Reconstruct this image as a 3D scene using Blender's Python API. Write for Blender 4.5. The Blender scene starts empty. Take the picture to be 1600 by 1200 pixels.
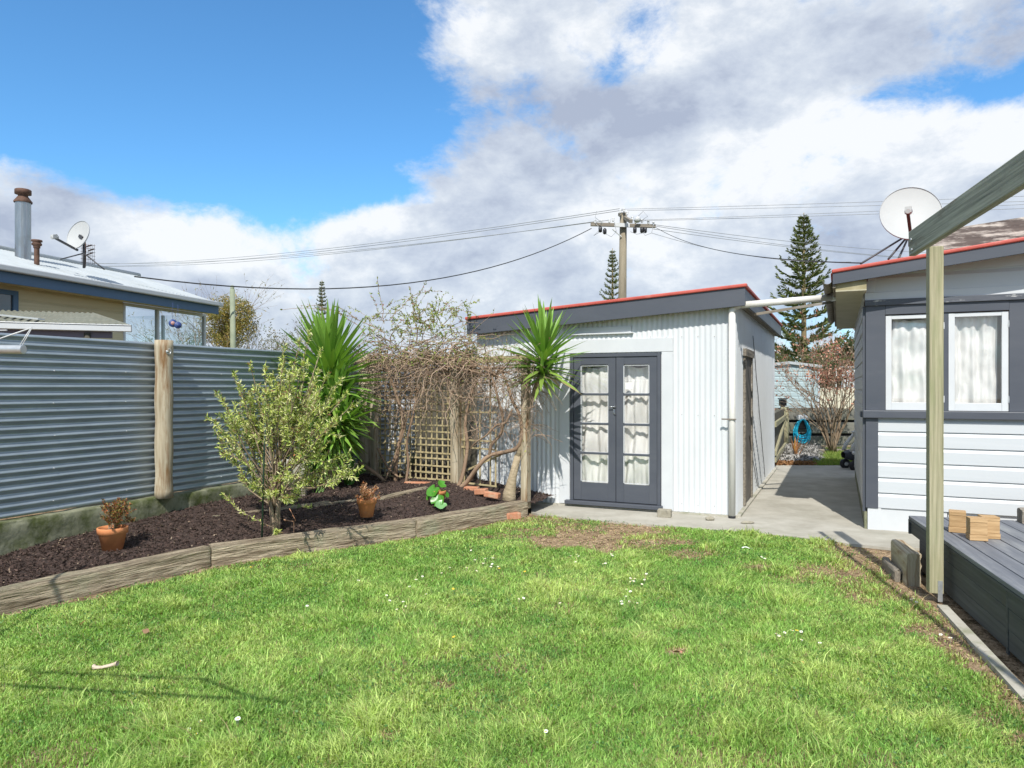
import bpy, math, random
import numpy as np
from mathutils import Vector, Matrix, noise as mnoise
random.seed(7); RNG = np.random.default_rng(11)
scene = bpy.context.scene
COL = scene.collection
F, CX, HY, H = 1120.0, 800.0, 605.0, 1.65
R = math.radians
rnd = random.uniform

# ------------------------------------------------------------------ geometry helpers
def px(x, y, Y):                       # a pixel of the photograph at depth Y
    return Vector(((x-CX)/F*Y, Y, H+(HY-y)/F*Y))
def gnd(x, y, z=0.0):                  # a pixel on the level z
    Y = (H-z)*F/(y-HY); return Vector(((x-CX)/F*Y, Y, z))
def onw(x, y, O, D):                   # a pixel on a vertical wall plane: (distance along, height)
    r = (x-CX)/F; a = (r*O[1]-O[0])/(D[0]-r*D[1]); Y = O[1]+a*D[1]
    return a, H+(HY-y)/F*Y
U = Vector((.414, .910, 0)).normalized()      # away along the shed side
V = Vector((.910, -.414, 0)).normalized()     # to the right along the shed front
UP = Vector((0, 0, 1))

class MB:
    def __init__(s): s.v=[]; s.f=[]; s.loc=[]; s.sm=[]; s.mi=[]; s.col=[]
    def add(s, vs, fs, locs=None, smooth=False, mi=0, col=None):
        n=len(s.v); s.v += [tuple(p) for p in vs]
        s.loc += [tuple(p) for p in (locs if locs is not None else vs)]
        s.f += [tuple(i+n for i in f) for f in fs]
        s.sm += [smooth]*len(fs); s.mi += [mi]*len(fs)
        s.col += [col if col else (.5,.5,.5,1)]*len(vs)
    def box(s, c, ax, ay, az, l, w, h, mi=0, taper=1.0):
        """c centre; ax length axis"""
        c=Vector(c); ax=Vector(ax).normalized(); ay=Vector(ay).normalized(); az=Vector(az).normalized()
        off=Vector((rnd(-50,50),rnd(-50,50),rnd(-50,50))); vs=[]; ls=[]
        for i in (-.5,.5):
            for j in (-.5,.5):
                for k in (-.5,.5):
                    t = taper if k>0 else 1
                    vs.append(c+ax*i*l*t+ay*j*w*t+az*k*h); ls.append(Vector((i*l,j*w,k*h))+off)
        s.add(vs,[(0,1,3,2),(4,6,7,5),(0,4,5,1),(2,3,7,6),(0,2,6,4),(1,5,7,3)],ls,mi=mi)
    def bar(s, p, q, w, h, up=UP, mi=0):
        p=Vector(p); q=Vector(q); ax=(q-p).normalized(); ay=Vector(up).cross(ax)
        if ay.length<1e-4: ay=Vector((1,0,0)).cross(ax)
        ay.normalize(); az=ax.cross(ay)
        s.box((p+q)/2, ax, ay, az, (q-p).length, w, h, mi)
    def hexa(s, P, mi=0):
        """P: 8 points: bottom 4 ccw, top 4 ccw"""
        off=Vector((rnd(-50,50),rnd(-50,50),0)); s.add(P,[(3,2,1,0),(4,5,6,7),(0,1,5,4),(1,2,6,5),(2,3,7,6),(3,0,4,7)],[Vector(p)+off for p in P],mi=mi)
    def wallbox(s, O, D, N, a0, a1, z0, z1, o0, o1, z0b=None, z1b=None, mi=0):
        """slab on a wall plane: a along D, z height, o out along N; z0b/z1b heights at a1"""
        O=Vector((O[0],O[1],0)); D=Vector(D).to_3d(); N=Vector(N).to_3d()
        z0b = z0 if z0b is None else z0b; z1b = z1 if z1b is None else z1b
        def p(a,z,o): return O+D*a+N*o+UP*z
        P=[p(a0,z0,o0),p(a1,z0b,o0),p(a1,z0b,o1),p(a0,z0,o1),p(a0,z1,o0),p(a1,z1b,o0),p(a1,z1b,o1),p(a0,z1,o1)]
        off=Vector((rnd(-50,50),rnd(-50,50),0))
        ls=[Vector(t)+off for t in [(a0,o0,z0),(a1,o0,z0b),(a1,o1,z0b),(a0,o1,z0),(a0,o0,z1),(a1,o0,z1b),(a1,o1,z1b),(a0,o1,z1)]]
        s.add(P,[(3,2,1,0),(4,5,6,7),(0,1,5,4),(1,2,6,5),(2,3,7,6),(3,0,4,7)],ls,mi=mi)
    def tube(s, pts, rad, n=8, cap=True, mi=0, smooth=True, wob=0, col=None):
        pts=[Vector(p) for p in pts]; m=len(pts)
        if not hasattr(rad,'__len__'): rad=[rad]*m
        vs=[]; ls=[]; fs=[]; t=(pts[1]-pts[0]).normalized()
        ref = Vector((0,0,1)) if abs(t.z)<.9 else Vector((1,0,0))
        nn=t.cross(ref).normalized(); d=0; so=rnd(-30,30)
        for i in range(m):
            if i==0: t=(pts[1]-pts[0])
            elif i==m-1: t=(pts[i]-pts[i-1])
            else: t=(pts[i+1]-pts[i-1])
            if t.length<1e-9: t=Vector((0,0,1))
            t.normalize(); nn=(nn-t*nn.dot(t))
            if nn.length<1e-6: nn=t.orthogonal()
            nn.normalize(); b=t.cross(nn)
            if i: d+=(pts[i]-pts[i-1]).length
            for k in range(n):
                a=2*math.pi*k/n; r=rad[i]*(1+(rnd(-wob,wob) if wob else 0))
                vs.append(pts[i]+(nn*math.cos(a)+b*math.sin(a))*r)
                ls.append((d+so, rad[i]*math.cos(a)+so, rad[i]*math.sin(a)))
        for i in range(m-1):
            for k in range(n):
                k2=(k+1)%n; fs.append((i*n+k,i*n+k2,(i+1)*n+k2,(i+1)*n+k))
        s.add(vs,fs,ls,smooth,mi,col)
        if cap:
            o=len(s.v)-len(vs)
            s.f += [tuple(o+k for k in range(n-1,-1,-1)), tuple(o+(m-1)*n+k for k in range(n))]
            s.sm += [False]*2; s.mi += [mi]*2
    def lathe(s, prof, c, n=24, axis=UP, mi=0, smooth=True):
        """prof: (r,h) from the base c along axis"""
        c=Vector(c); axis=Vector(axis).normalized(); e=axis.orthogonal().normalized(); g=axis.cross(e)
        vs=[]; ls=[]; fs=[]; m=len(prof)
        for r,h in prof:
            for k in range(n):
                a=2*math.pi*k/n; vs.append(c+axis*h+(e*math.cos(a)+g*math.sin(a))*max(r,1e-4)); ls.append((h,r*math.cos(a)+c.x,r*math.sin(a)))
        for i in range(m-1):
            for k in range(n):
                k2=(k+1)%n; fs.append((i*n+k,i*n+k2,(i+1)*n+k2,(i+1)*n+k))
        s.add(vs,fs,ls,smooth,mi)
    def grid(s, fn, nu, nv, smooth=True, mi=0, locfn=None):
        """fn(i/nu, j/nv) -> point"""
        vs=[]; ls=[]; fs=[]
        for i in range(nu+1):
            for j in range(nv+1):
                p=fn(i/nu,j/nv); vs.append(p); ls.append(locfn(i/nu,j/nv) if locfn else p)
        for i in range(nu):
            for j in range(nv):
                a=i*(nv+1)+j; fs.append((a,a+nv+1,a+nv+2,a+1))
        s.add(vs,fs,ls,smooth,mi)
    def build(s, name, mats, parent=None, origin=None, bevel=0, solid=0):
        me=bpy.data.meshes.new(name)
        o = Vector(origin) if origin is not None else (parent['_w'] if parent is not None and '_w' in parent else Vector((0,0,0)))
        o = Vector(o)
        if parent is None and origin is None:
            a=np.array(s.v); o=Vector(((a[:,0].min()+a[:,0].max())/2,(a[:,1].min()+a[:,1].max())/2,a[:,2].min()))
        me.from_pydata([tuple(Vector(p)-o) for p in s.v],[],s.f)
        me.polygons.foreach_set('use_smooth', s.sm); me.polygons.foreach_set('material_index', s.mi)
        at=me.attributes.new('loc','FLOAT_VECTOR','POINT'); at.data.foreach_set('vector', np.array(s.loc,dtype=np.float32).ravel())
        ca=me.attributes.new('col','FLOAT_COLOR','POINT'); ca.data.foreach_set('color', np.array(s.col,dtype=np.float32).ravel())
        if not isinstance(mats,(list,tuple)): mats=[mats]
        for m in mats: me.materials.append(m)
        me.update()
        ob=bpy.data.objects.new(name, me); COL.objects.link(ob); ob['_w']=o
        if parent is not None:
            ob.parent=parent; ob.location = o-Vector(parent['_w'])
        else: ob.location=o
        if bevel:
            b=ob.modifiers.new('bevel','BEVEL'); b.width=bevel; b.segments=2; b.limit_method='ANGLE'; b.angle_limit=R(40)
        if solid:
            b=ob.modifiers.new('solid','SOLIDIFY'); b.thickness=solid
        return ob

def tag(o, label=None, cat=None, group=None, kind=None):
    if label: o['label']=label
    if cat: o['category']=cat
    if group: o['group']=group
    if kind: o['kind']=kind
    return o
def thing(name, loc, label, cat, group=None):
    o=bpy.data.objects.new(name,None); COL.objects.link(o); o.location=loc; o.empty_display_size=.1
    o['_w']=Vector(loc); return tag(o,label,cat,group)
def dup(root, loc, rotz=0, scale=1, label=None, group=None):
    r=root.copy(); COL.objects.link(r); r.location=loc; r.rotation_euler=(0,0,rotz)
    r.scale=(scale,)*3 if not hasattr(scale,'__len__') else scale
    if label: r['label']=label
    if group: r['group']=group
    for ch in list(root.children):
        c=ch.copy(); COL.objects.link(c); c.parent=r
        for g in ch.children:
            d=g.copy(); COL.objects.link(d); d.parent=c
    return r
def npmesh(name, verts, faces_flat, nper, mat, cols=None, parent=None, kind=None, smooth=False):
    """fast mesh: verts (n,3) world, faces as loops flat with nper corners each"""
    o = Vector(parent['_w']) if parent is not None else Vector((0,0,0))
    me=bpy.data.meshes.new(name); nv=len(verts); nf=len(faces_flat)//nper
    me.vertices.add(nv); me.vertices.foreach_set('co',(verts-np.array(o)).astype(np.float32).ravel())
    me.loops.add(nf*nper); me.loops.foreach_set('vertex_index',faces_flat.astype(np.int32))
    me.polygons.add(nf); me.polygons.foreach_set('loop_start',np.arange(nf,dtype=np.int32)*nper)
    if smooth: me.polygons.foreach_set('use_smooth',np.ones(nf,dtype=bool))
    me.update(calc_edges=True)
    if cols is not None:
        ca=me.attributes.new('col','FLOAT_COLOR','POINT')
        c4=np.ones((nv,4),dtype=np.float32); c4[:,:3]=cols; ca.data.foreach_set('color',c4.ravel())
    me.materials.append(mat)
    ob=bpy.data.objects.new(name,me); COL.objects.link(ob); ob['_w']=o
    if parent is not None: ob.parent=parent
    return ob
def unit(a): return a/np.maximum(np.linalg.norm(a,axis=1,keepdims=True),1e-9)
def leaves(name, P, D, L, W, mat, cols, parent=None, fold=.25, curl=.0):
    """P bases (n,3), D directions (n,3), L,W arrays; leaf of 2 quads folded along midrib"""
    n=len(P); D=unit(D); rv=unit(RNG.normal(size=(n,3))); S=unit(np.cross(D,rv)); N=np.cross(S,D)
    L=np.broadcast_to(L,(n,))[:,None]; W=np.broadcast_to(W,(n,))[:,None]
    b=P; t=P+D*L-N*L*curl; m1=P+D*L*.5+N*W*fold
    l=P+D*L*.45-S*W*.5; r=P+D*L*.45+S*W*.5
    v=np.stack([b,l,t,m1,r],1).reshape(-1,3)
    base=np.arange(n)[:,None]*5
    f=np.concatenate([base+np.array([[0,3,2,1]]),base+np.array([[0,4,2,3]])],1).ravel()
    c=np.repeat(cols,5,0)
    return npmesh(name,v,f,4,mat,c,parent)
def vnoise(x,y,s,seed=0):
    r=np.random.default_rng(seed).random((128,128)); x=x*s+37.3; y=y*s+11.7
    xi=np.floor(x).astype(int); yi=np.floor(y).astype(int); fx=x-xi; fy=y-yi
    fx=fx*fx*(3-2*fx); fy=fy*fy*(3-2*fy)
    g=lambda i,j: r[i%128,j%128]
    return (g(xi,yi)*(1-fx)+g(xi+1,yi)*fx)*(1-fy)+(g(xi,yi+1)*(1-fx)+g(xi+1,yi+1)*fx)*fy
def fbm(x,y,s,seed=0): return (vnoise(x,y,s,seed)+.5*vnoise(x,y,s*2.1,seed+1)+.25*vnoise(x,y,s*4.3,seed+2))/1.75

# ------------------------------------------------------------------ materials
def mat(name, c1, c2, scale=4, stretch=(1,1,1), rough=.7, metal=0, bump=.15, bscale=60, bdist=.004,
        c3=None, s3=1.5, t3=(.55,.7), stretch3=None, spec=.4, detail=6, rvar=.1):
    m=bpy.data.materials.new(name); m.use_nodes=True; nt=m.node_tree; N=nt.nodes; Lk=nt.links
    bs=N['Principled BSDF']; at=N.new('ShaderNodeAttribute'); at.attribute_name='loc'
    mp=N.new('ShaderNodeMapping'); mp.inputs['Scale'].default_value=stretch; Lk.new(at.outputs['Vector'],mp.inputs['Vector'])
    n1=N.new('ShaderNodeTexNoise'); n1.inputs['Scale'].default_value=scale; n1.inputs['Detail'].default_value=detail; n1.inputs['Roughness'].default_value=.65
    Lk.new(mp.outputs[0],n1.inputs['Vector'])
    cr=N.new('ShaderNodeValToRGB'); cr.color_ramp.elements[0].position=.3; cr.color_ramp.elements[1].position=.7
    cr.color_ramp.elements[0].color=(*c1,1); cr.color_ramp.elements[1].color=(*c2,1); Lk.new(n1.outputs[0],cr.inputs[0])
    out=cr.outputs[0]
    if c3:
        n3=N.new('ShaderNodeTexNoise'); n3.inputs['Scale'].default_value=s3; n3.inputs['Detail'].default_value=8; n3.inputs['Roughness'].default_value=.7
        mp3=N.new('ShaderNodeMapping'); mp3.inputs['Scale'].default_value=stretch3 or (1,1,1); mp3.inputs['Location'].default_value=(5,3,9)
        Lk.new(at.outputs['Vector'],mp3.inputs['Vector']); Lk.new(mp3.outputs[0],n3.inputs['Vector'])
        r3=N.new('ShaderNodeValToRGB'); r3.color_ramp.elements[0].position=t3[0]; r3.color_ramp.elements[1].position=t3[1]
        Lk.new(n3.outputs[0],r3.inputs[0]); mx=N.new('ShaderNodeMix'); mx.data_type='RGBA'
        Lk.new(r3.outputs[0],mx.inputs['Factor']); Lk.new(out,mx.inputs[6]); mx.inputs[7].default_value=(*c3,1); out=mx.outputs[2]
    Lk.new(out,bs.inputs['Base Color'])
    bs.inputs['Roughness'].default_value=rough; bs.inputs['Metallic'].default_value=metal; bs.inputs['Specular IOR Level'].default_value=spec
    if rvar:
        mr=N.new('ShaderNodeMapRange'); mr.inputs['To Min'].default_value=max(rough-rvar,.02); mr.inputs['To Max'].default_value=min(rough+rvar,1)
        Lk.new(n1.outputs[0],mr.inputs[0]); Lk.new(mr.outputs[0],bs.inputs['Roughness'])
    if bump:
        n2=N.new('ShaderNodeTexNoise'); n2.inputs['Scale'].default_value=bscale; n2.inputs['Detail'].default_value=5
        Lk.new(mp.outputs[0],n2.inputs['Vector']); bp=N.new('ShaderNodeBump'); bp.inputs['Strength'].default_value=bump; bp.inputs['Distance'].default_value=bdist
        Lk.new(n2.outputs[0],bp.inputs['Height']); Lk.new(bp.outputs[0],bs.inputs['Normal'])
    return m
def flat(name,c,rough=.5,metal=0,spec=.5): return mat(name,tuple(x*.93 for x in c),c,scale=9,rough=rough,metal=metal,bump=.03,spec=spec,rvar=.05)
def leafmat(name, rough=.5, trans=.3, tint=(1,1,1), spec=.35):
    m=bpy.data.materials.new(name); m.use_nodes=True; nt=m.node_tree; N=nt.nodes; Lk=nt.links
    bs=N['Principled BSDF']; at=N.new('ShaderNodeAttribute'); at.attribute_name='col'
    Lk.new(at.outputs['Color'],bs.inputs['Base Color']); bs.inputs['Roughness'].default_value=rough; bs.inputs['Specular IOR Level'].default_value=spec
    tr=N.new('ShaderNodeBsdfTranslucent'); mu=N.new('ShaderNodeMix'); mu.data_type='RGBA'; mu.blend_type='MULTIPLY'; mu.inputs['Factor'].default_value=1
    Lk.new(at.outputs['Color'],mu.inputs[6]); mu.inputs[7].default_value=(1.25,1.3,.6,1); Lk.new(mu.outputs[2],tr.inputs['Color'])
    ms=N.new('ShaderNodeMixShader'); ms.inputs[0].default_value=trans; Lk.new(bs.outputs[0],ms.inputs[1]); Lk.new(tr.outputs[0],ms.inputs[2])
    Lk.new(ms.outputs[0],N['Material Output'].inputs['Surface']); return m
def glassmat(name, tint=(1,1,1), f=.08):
    m=bpy.data.materials.new(name); m.use_nodes=True; nt=m.node_tree; N=nt.nodes; Lk=nt.links
    N.remove(N['Principled BSDF']); t=N.new('ShaderNodeBsdfTransparent'); t.inputs[0].default_value=(*tint,1)
    g=N.new('ShaderNodeBsdfGlossy'); g.inputs['Roughness'].default_value=.02; lw=N.new('ShaderNodeLayerWeight'); lw.inputs[0].default_value=.5
    pw_=N.new('ShaderNodeMath'); pw_.operation='POWER'; Lk.new(lw.outputs['Facing'],pw_.inputs[0]); pw_.inputs[1].default_value=4
    ma=N.new('ShaderNodeMath'); ma.operation='MULTIPLY_ADD'; Lk.new(pw_.outputs[0],ma.inputs[0]); ma.inputs[1].default_value=.85; ma.inputs[2].default_value=f
    ms=N.new('ShaderNodeMixShader'); Lk.new(ma.outputs[0],ms.inputs[0]); Lk.new(t.outputs[0],ms.inputs[1]); Lk.new(g.outputs[0],ms.inputs[2])
    Lk.new(ms.outputs[0],N['Material Output'].inputs['Surface']); return m
M={}
M['galv']=mat('galvanised_fence',(.25,.30,.335),(.35,.405,.45),scale=3,stretch=(1,1,4),rough=.36,metal=.50,bump=.05,bscale=20,c3=(.22,.24,.24),s3=3,stretch3=(1,1,1),t3=(.6,.85),spec=.5)
M['shedwhite']=mat('shed_wall_paint',(.59,.615,.63),(.63,.65,.665),scale=2,rough=.5,bump=.04,bscale=30,c3=(.50,.525,.54),s3=1.4,t3=(.5,.9),stretch3=(1,1,.3))
M['white']=mat('white_paint',(.53,.55,.565),(.58,.60,.615),scale=3,rough=.45,bump=.06,bscale=25,c3=(.52,.52,.50),s3=2.5,t3=(.62,.85))
M['board']=mat('weatherboard_paint',(.50,.53,.55),(.535,.56,.58),scale=2,stretch=(.3,1,1),rough=.45,bump=.12,bscale=30,c3=(.50,.52,.52),s3=1.2,t3=(.55,.9),stretch3=(.4,1,2))
M['charcoal']=mat('charcoal_paint',(.062,.070,.088),(.080,.088,.106),scale=3,stretch=(.3,1,1),rough=.5,bump=.15,bscale=25,c3=(.11,.12,.135),s3=2,t3=(.6,.8),stretch3=(.3,1,1))
M['peel']=mat('peeling_paint',(.07,.077,.095),(.09,.10,.12),scale=5,stretch=(.3,1,1),rough=.6,bump=.5,bscale=20,bdist=.01,c3=(.62,.62,.6),s3=9,t3=(.62,.66),stretch3=(.3,1,2))
M['deck']=mat('deck_stain',(.10,.11,.13),(.20,.21,.23),scale=3,stretch=(.5,14,14),rough=.65,bump=.3,bscale=18,c3=(.27,.28,.28),s3=2.5,t3=(.52,.75),stretch3=(.35,2,2))
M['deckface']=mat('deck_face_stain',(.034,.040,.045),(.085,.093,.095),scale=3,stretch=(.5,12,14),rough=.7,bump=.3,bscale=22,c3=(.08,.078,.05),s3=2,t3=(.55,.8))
M['pine']=mat('treated_pine',(.17,.165,.09),(.44,.40,.27),scale=3,stretch=(.45,16,16),rough=.75,bump=.25,bscale=30,c3=(.20,.24,.10),s3=3,t3=(.5,.8),stretch3=(.25,1.5,1.5))
M['beam']=mat('weathered_beam',(.12,.13,.10),(.48,.48,.38),scale=3,stretch=(.45,10,18),rough=.8,bump=.35,bscale=25,c3=(.14,.095,.06),s3=3.0,t3=(.56,.74),stretch3=(.9,2,3))
M['roundpost']=mat('round_post_wood',(.22,.17,.10),(.54,.48,.36),scale=6,stretch=(.12,3,3),rough=.8,bump=.5,bscale=25,bdist=.006,c3=(.20,.11,.045),s3=2.6,t3=(.52,.66),stretch3=(.5,4,4))
M['sleeper']=mat('sleeper_wood',(.11,.075,.045),(.50,.42,.30),scale=3.0,stretch=(1.0,9,12),rough=.9,bump=1,bscale=7,bdist=.03,c3=(.30,.30,.20),s3=2.2,t3=(.5,.75),stretch3=(1,1.5,1.5))
M['weatherwood']=mat('weathered_wood',(.10,.085,.07),(.30,.265,.21),scale=3,stretch=(.5,12,12),rough=.9,bump=.5,bscale=22,c3=(.36,.34,.30),s3=5,t3=(.55,.7),stretch3=(.4,2,2))
M['darkwood']=mat('dark_fence_wood',(.05,.047,.038),(.11,.10,.075),scale=4,stretch=(.3,2,2),rough=.9,bump=.4,bscale=20,c3=(.10,.11,.06),s3=1.5,t3=(.55,.8))
M['lattice']=mat('lattice_wood',(.34,.27,.14),(.52,.44,.26),scale=6,rough=.85,bump=.3,c3=(.25,.23,.12),s3=3,t3=(.5,.75))
M['concrete']=mat('path_concrete',(.31,.29,.24),(.47,.45,.39),scale=2.5,rough=.85,bump=.25,bscale=90,c3=(.25,.24,.19),s3=.9,t3=(.5,.8),detail=10)
M['mossconc']=mat('mossy_concrete',(.13,.14,.08),(.27,.27,.19),scale=5,rough=.9,bump=.6,bscale=25,bdist=.01,c3=(.07,.085,.025),s3=3.0,t3=(.47,.62),detail=10)
M['conc_pale']=mat('pale_concrete',(.36,.34,.28),(.48,.46,.40),scale=6,rough=.9,bump=.5,bscale=50,c3=(.22,.23,.14),s3=4,t3=(.5,.7))
M['red']=mat('red_roof_paint',(.38,.065,.05),(.50,.10,.075),scale=4,rough=.55,bump=.1,c3=(.52,.20,.16),s3=5,t3=(.6,.75))
M['roofgrey']=mat('pale_roof_paint',(.36,.39,.40),(.43,.46,.47),scale=2,rough=.5,bump=.1,c3=(.30,.32,.31),s3=1.1,t3=(.5,.8))
M['oldroof']=mat('old_iron_roof',(.13,.135,.10),(.21,.21,.165),scale=4,rough=.7,bump=.1,metal=.1,c3=(.16,.15,.11),s3=3,t3=(.5,.75))
M['blue']=flat('blue_trim',(.05,.11,.20),.45)
M['cream']=mat('cream_boards',(.50,.44,.28),(.58,.51,.34),scale=2,rough=.6,bump=.05,c3=(.44,.39,.26),s3=1,t3=(.5,.8))
M['gutter']=flat('gutter_grey',(.52,.54,.55),.4)
M['purple']=flat('dusky_beam_paint',(.13,.11,.14),.6)
M['pvc']=flat('pvc_pipe',(.66,.65,.61),.35)
M['steel']=mat('flue_steel',(.24,.26,.28),(.42,.44,.46),scale=2,stretch=(.5,6,6),rough=.35,metal=.9,bump=.02,c3=(.25,.24,.22),s3=1.5,t3=(.55,.8))
M['rust']=mat('rusty_metal',(.06,.035,.025),(.17,.095,.065),scale=12,rough=.75,metal=.3,bump=.2)
M['darkmetal']=flat('dark_metal',(.07,.07,.075),.5,.4)
M['zinc']=mat('zinc_plate',(.45,.47,.48),(.6,.62,.63),scale=20,rough=.4,metal=.7,bump=.02)
M['dish']=flat('dish_paint',(.42,.43,.425),.6)
M['dishback']=flat('dish_back',(.40,.42,.44),.5)
M['black']=flat('black_plastic',(.02,.02,.024),.4)
M['chrome']=flat('chrome',(.7,.7,.7),.15,1)
M['terra']=mat('terracotta',(.52,.19,.07),(.68,.28,.12),scale=8,rough=.8,bump=.1,c3=(.62,.36,.22),s3=6,t3=(.6,.78))
M['brick']=mat('old_brick',(.38,.15,.08),(.54,.27,.16),scale=14,rough=.9,bump=.5,c3=(.45,.38,.27),s3=9,t3=(.5,.7))
M['stone']=mat('stone',(.22,.20,.15),(.38,.35,.28),scale=14,rough=.9,bump=.6,c3=(.12,.11,.09),s3=20,t3=(.55,.7))
M['soil']=mat('pot_soil',(.02,.013,.01),(.06,.04,.03),scale=30,rough=1,bump=.8)
M['bark']=mat('vine_bark',(.15,.095,.06),(.36,.25,.17),scale=9,stretch=(.3,2,2),rough=.9,bump=.6,bscale=40)
M['twig']=mat('vine_twig',(.13,.08,.055),(.52,.39,.28),scale=1.6,rough=.85,bump=0)
M['greytwig']=mat('shrub_twig',(.16,.115,.075),(.34,.26,.18),scale=4,rough=.85,bump=0)
M['yuccabark']=mat('yucca_bark',(.24,.19,.12),(.42,.34,.23),scale=10,stretch=(3,1,1),rough=.9,bump=.8,bscale=20,bdist=.01)
M['leaf']=leafmat('leaf'); M['yucca']=leafmat('yucca_leaf',.33,.22,spec=.5); M['grass']=leafmat('grass_blade',.5,.42,spec=.25)
M['needle']=leafmat('needle_foliage',.7,.15); M['dryleaf']=leafmat('dry_leaf',.8,.15)
M['glass']=glassmat('window_glass'); M['clearglass']=glassmat('porch_glass',(.93,.96,.97),.05)
M['cloth']=mat('curtain_cloth',(.66,.66,.63),(.72,.72,.70),scale=2,rough=.9,bump=.02,rvar=0)
M['dark']=flat('dark_interior',(.02,.02,.02),.9)
M['paper']=flat('paper',(.75,.75,.72),.8)
M['cyan']=flat('cyan_hose',(.02,.50,.72),.4)
M['garage']=mat('garage_boards',(.33,.42,.43),(.38,.47,.48),scale=2,rough=.6,bump=.05)
M['lightwood']=mat('pallet_wood',(.30,.18,.08),(.56,.38,.20),scale=4,stretch=(1,14,14),rough=.8,bump=.3,c3=(.28,.16,.07),s3=7,t3=(.6,.75))
M['gravel']=mat('gravel_stone',(.20,.19,.18),(.42,.41,.39),scale=12,rough=.95,bump=.8)
M['petal']=flat('daisy_petal',(.82,.82,.80),.7); M['yolk']=flat('daisy_centre',(.75,.52,.05),.8)
M['wire']=flat('black_cable',(.03,.03,.03),.6); M['galvwire']=flat('grey_line',(.25,.26,.27),.5)
M['polewood']=mat('pole_wood',(.17,.145,.10),(.30,.26,.19),scale=3,stretch=(.2,2,2),rough=.9,bump=.3,c3=(.12,.10,.07),s3=2,t3=(.5,.7),stretch3=(.3,1,1))
M['ceramic']=flat('insulator',(.55,.56,.56),.3)
M['bloss']=leafmat('blossom',.7,.2)
M['lichen']=mat('lichen_board',(.06,.05,.047),(.16,.14,.125),scale=5,stretch=(.2,2,2),rough=.95,bump=.6,bscale=20,c3=(.50,.48,.43),s3=7,t3=(.47,.60),stretch3=(.35,1.5,2.5))

# ------------------------------------------------------------------ camera, light, sky
cam=bpy.data.cameras.new('camera'); co=bpy.data.objects.new('camera',cam); COL.objects.link(co); scene.camera=co
co.location=(0,0,H); co.rotation_euler=(R(90),0,0); cam.sensor_width=36; cam.lens=36*F/1600; cam.shift_y=5/1600; cam.clip_end=2000; cam.clip_start=.05
SD=Vector((.149,.93,-1)).normalized()
sl=bpy.data.lights.new('sun','SUN'); so=bpy.data.objects.new('sun',sl); COL.objects.link(so); sl.energy=SUN_E if 'SUN_E' in globals() else 4.6; sl.angle=R(.5); sl.color=(1,.955,.88)
so.rotation_euler=SD.to_track_quat('-Z','Y').to_euler(); so.location=(-2,-8,10)
scene.view_settings.view_transform='Standard'; scene.view_settings.look='None'; scene.view_settings.exposure=.27; scene.view_settings.gamma=1
scene.render.film_transparent=False
try:
    scene.cycles.max_bounces=8; scene.cycles.transparent_max_bounces=24; scene.cycles.use_denoising=True
except Exception: pass
w=bpy.data.worlds.new('World'); scene.world=w; w.use_nodes=True; nt=w.node_tree; N=nt.nodes; Lk=nt.links
bg=N['Background']; sky=N.new('ShaderNodeTexSky'); sky.sky_type='NISHITA'; sky.sun_disc=False
sky.sun_elevation=math.asin(-SD.z); sky.sun_rotation=math.atan2(-SD.x,-SD.y); sky.air_density=1.0; sky.dust_density=.3; sky.ozone_density=2.2
def nmath(op,a=None,b=None,c=None,clamp=False):
    n=N.new('ShaderNodeMath'); n.operation=op; n.use_clamp=clamp
    for i,x in enumerate((a,b,c)):
        if x is None: continue
        if isinstance(x,(int,float)): n.inputs[i].default_value=x
        else: Lk.new(x,n.inputs[i])
    return n.outputs[0]
tc=N.new('ShaderNodeTexCoord'); nrm=N.new('ShaderNodeVectorMath'); nrm.operation='NORMALIZE'; Lk.new(tc.outputs['Generated'],nrm.inputs[0]); DIR=nrm.outputs[0]
def noise(scale,detail,rough,loc=(0,0,0),stretch=(1,1,1),dist=0):
    mp=N.new('ShaderNodeMapping'); mp.inputs['Location'].default_value=loc; mp.inputs['Scale'].default_value=stretch; Lk.new(DIR,mp.inputs['Vector'])
    n=N.new('ShaderNodeTexNoise'); n.inputs['Scale'].default_value=scale; n.inputs['Detail'].default_value=detail; n.inputs['Roughness'].default_value=rough; n.inputs['Distortion'].default_value=dist
    Lk.new(mp.outputs[0],n.inputs['Vector']); return n.outputs[0]
def blob(x,y,rx,ry,soft=.5,ang=0):
    """soft elliptical patch of sky round a fixed compass direction; 1 inside, 0 outside"""
    c=Vector(((x-CX)/F,1,(HY-y)/F)).normalized()
    sb=N.new('ShaderNodeVectorMath'); sb.operation='SUBTRACT'; Lk.new(DIR,sb.inputs[0]); sb.inputs[1].default_value=c
    mp=N.new('ShaderNodeMapping'); mp.vector_type='POINT'; mp.inputs['Rotation'].default_value=(0,R(ang),0); Lk.new(sb.outputs[0],mp.inputs['Vector'])
    k=c.y
    ml=N.new('ShaderNodeVectorMath'); ml.operation='MULTIPLY'; Lk.new(mp.outputs[0],ml.inputs[0]); ml.inputs[1].default_value=(F/rx/k,1.0,F/ry/k)
    ln=N.new('ShaderNodeVectorMath'); ln.operation='LENGTH'; Lk.new(ml.outputs[0],ln.inputs[0])
    mr=N.new('ShaderNodeMapRange'); mr.interpolation_type='SMOOTHSTEP'; mr.inputs['From Min'].default_value=1-soft; mr.inputs['From Max'].default_value=1+soft
    mr.inputs['To Min'].default_value=1; mr.inputs['To Max'].default_value=0; Lk.new(ln.outputs['Value'],mr.inputs[0]); return mr.outputs[0]
n1=noise(3.4,14,.60,(2.3,.7,1.1),(1,1,1.7),.25); n2=noise(9,12,.66,(5.1,2.2,.4),(1,1,1.5),.2)
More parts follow.
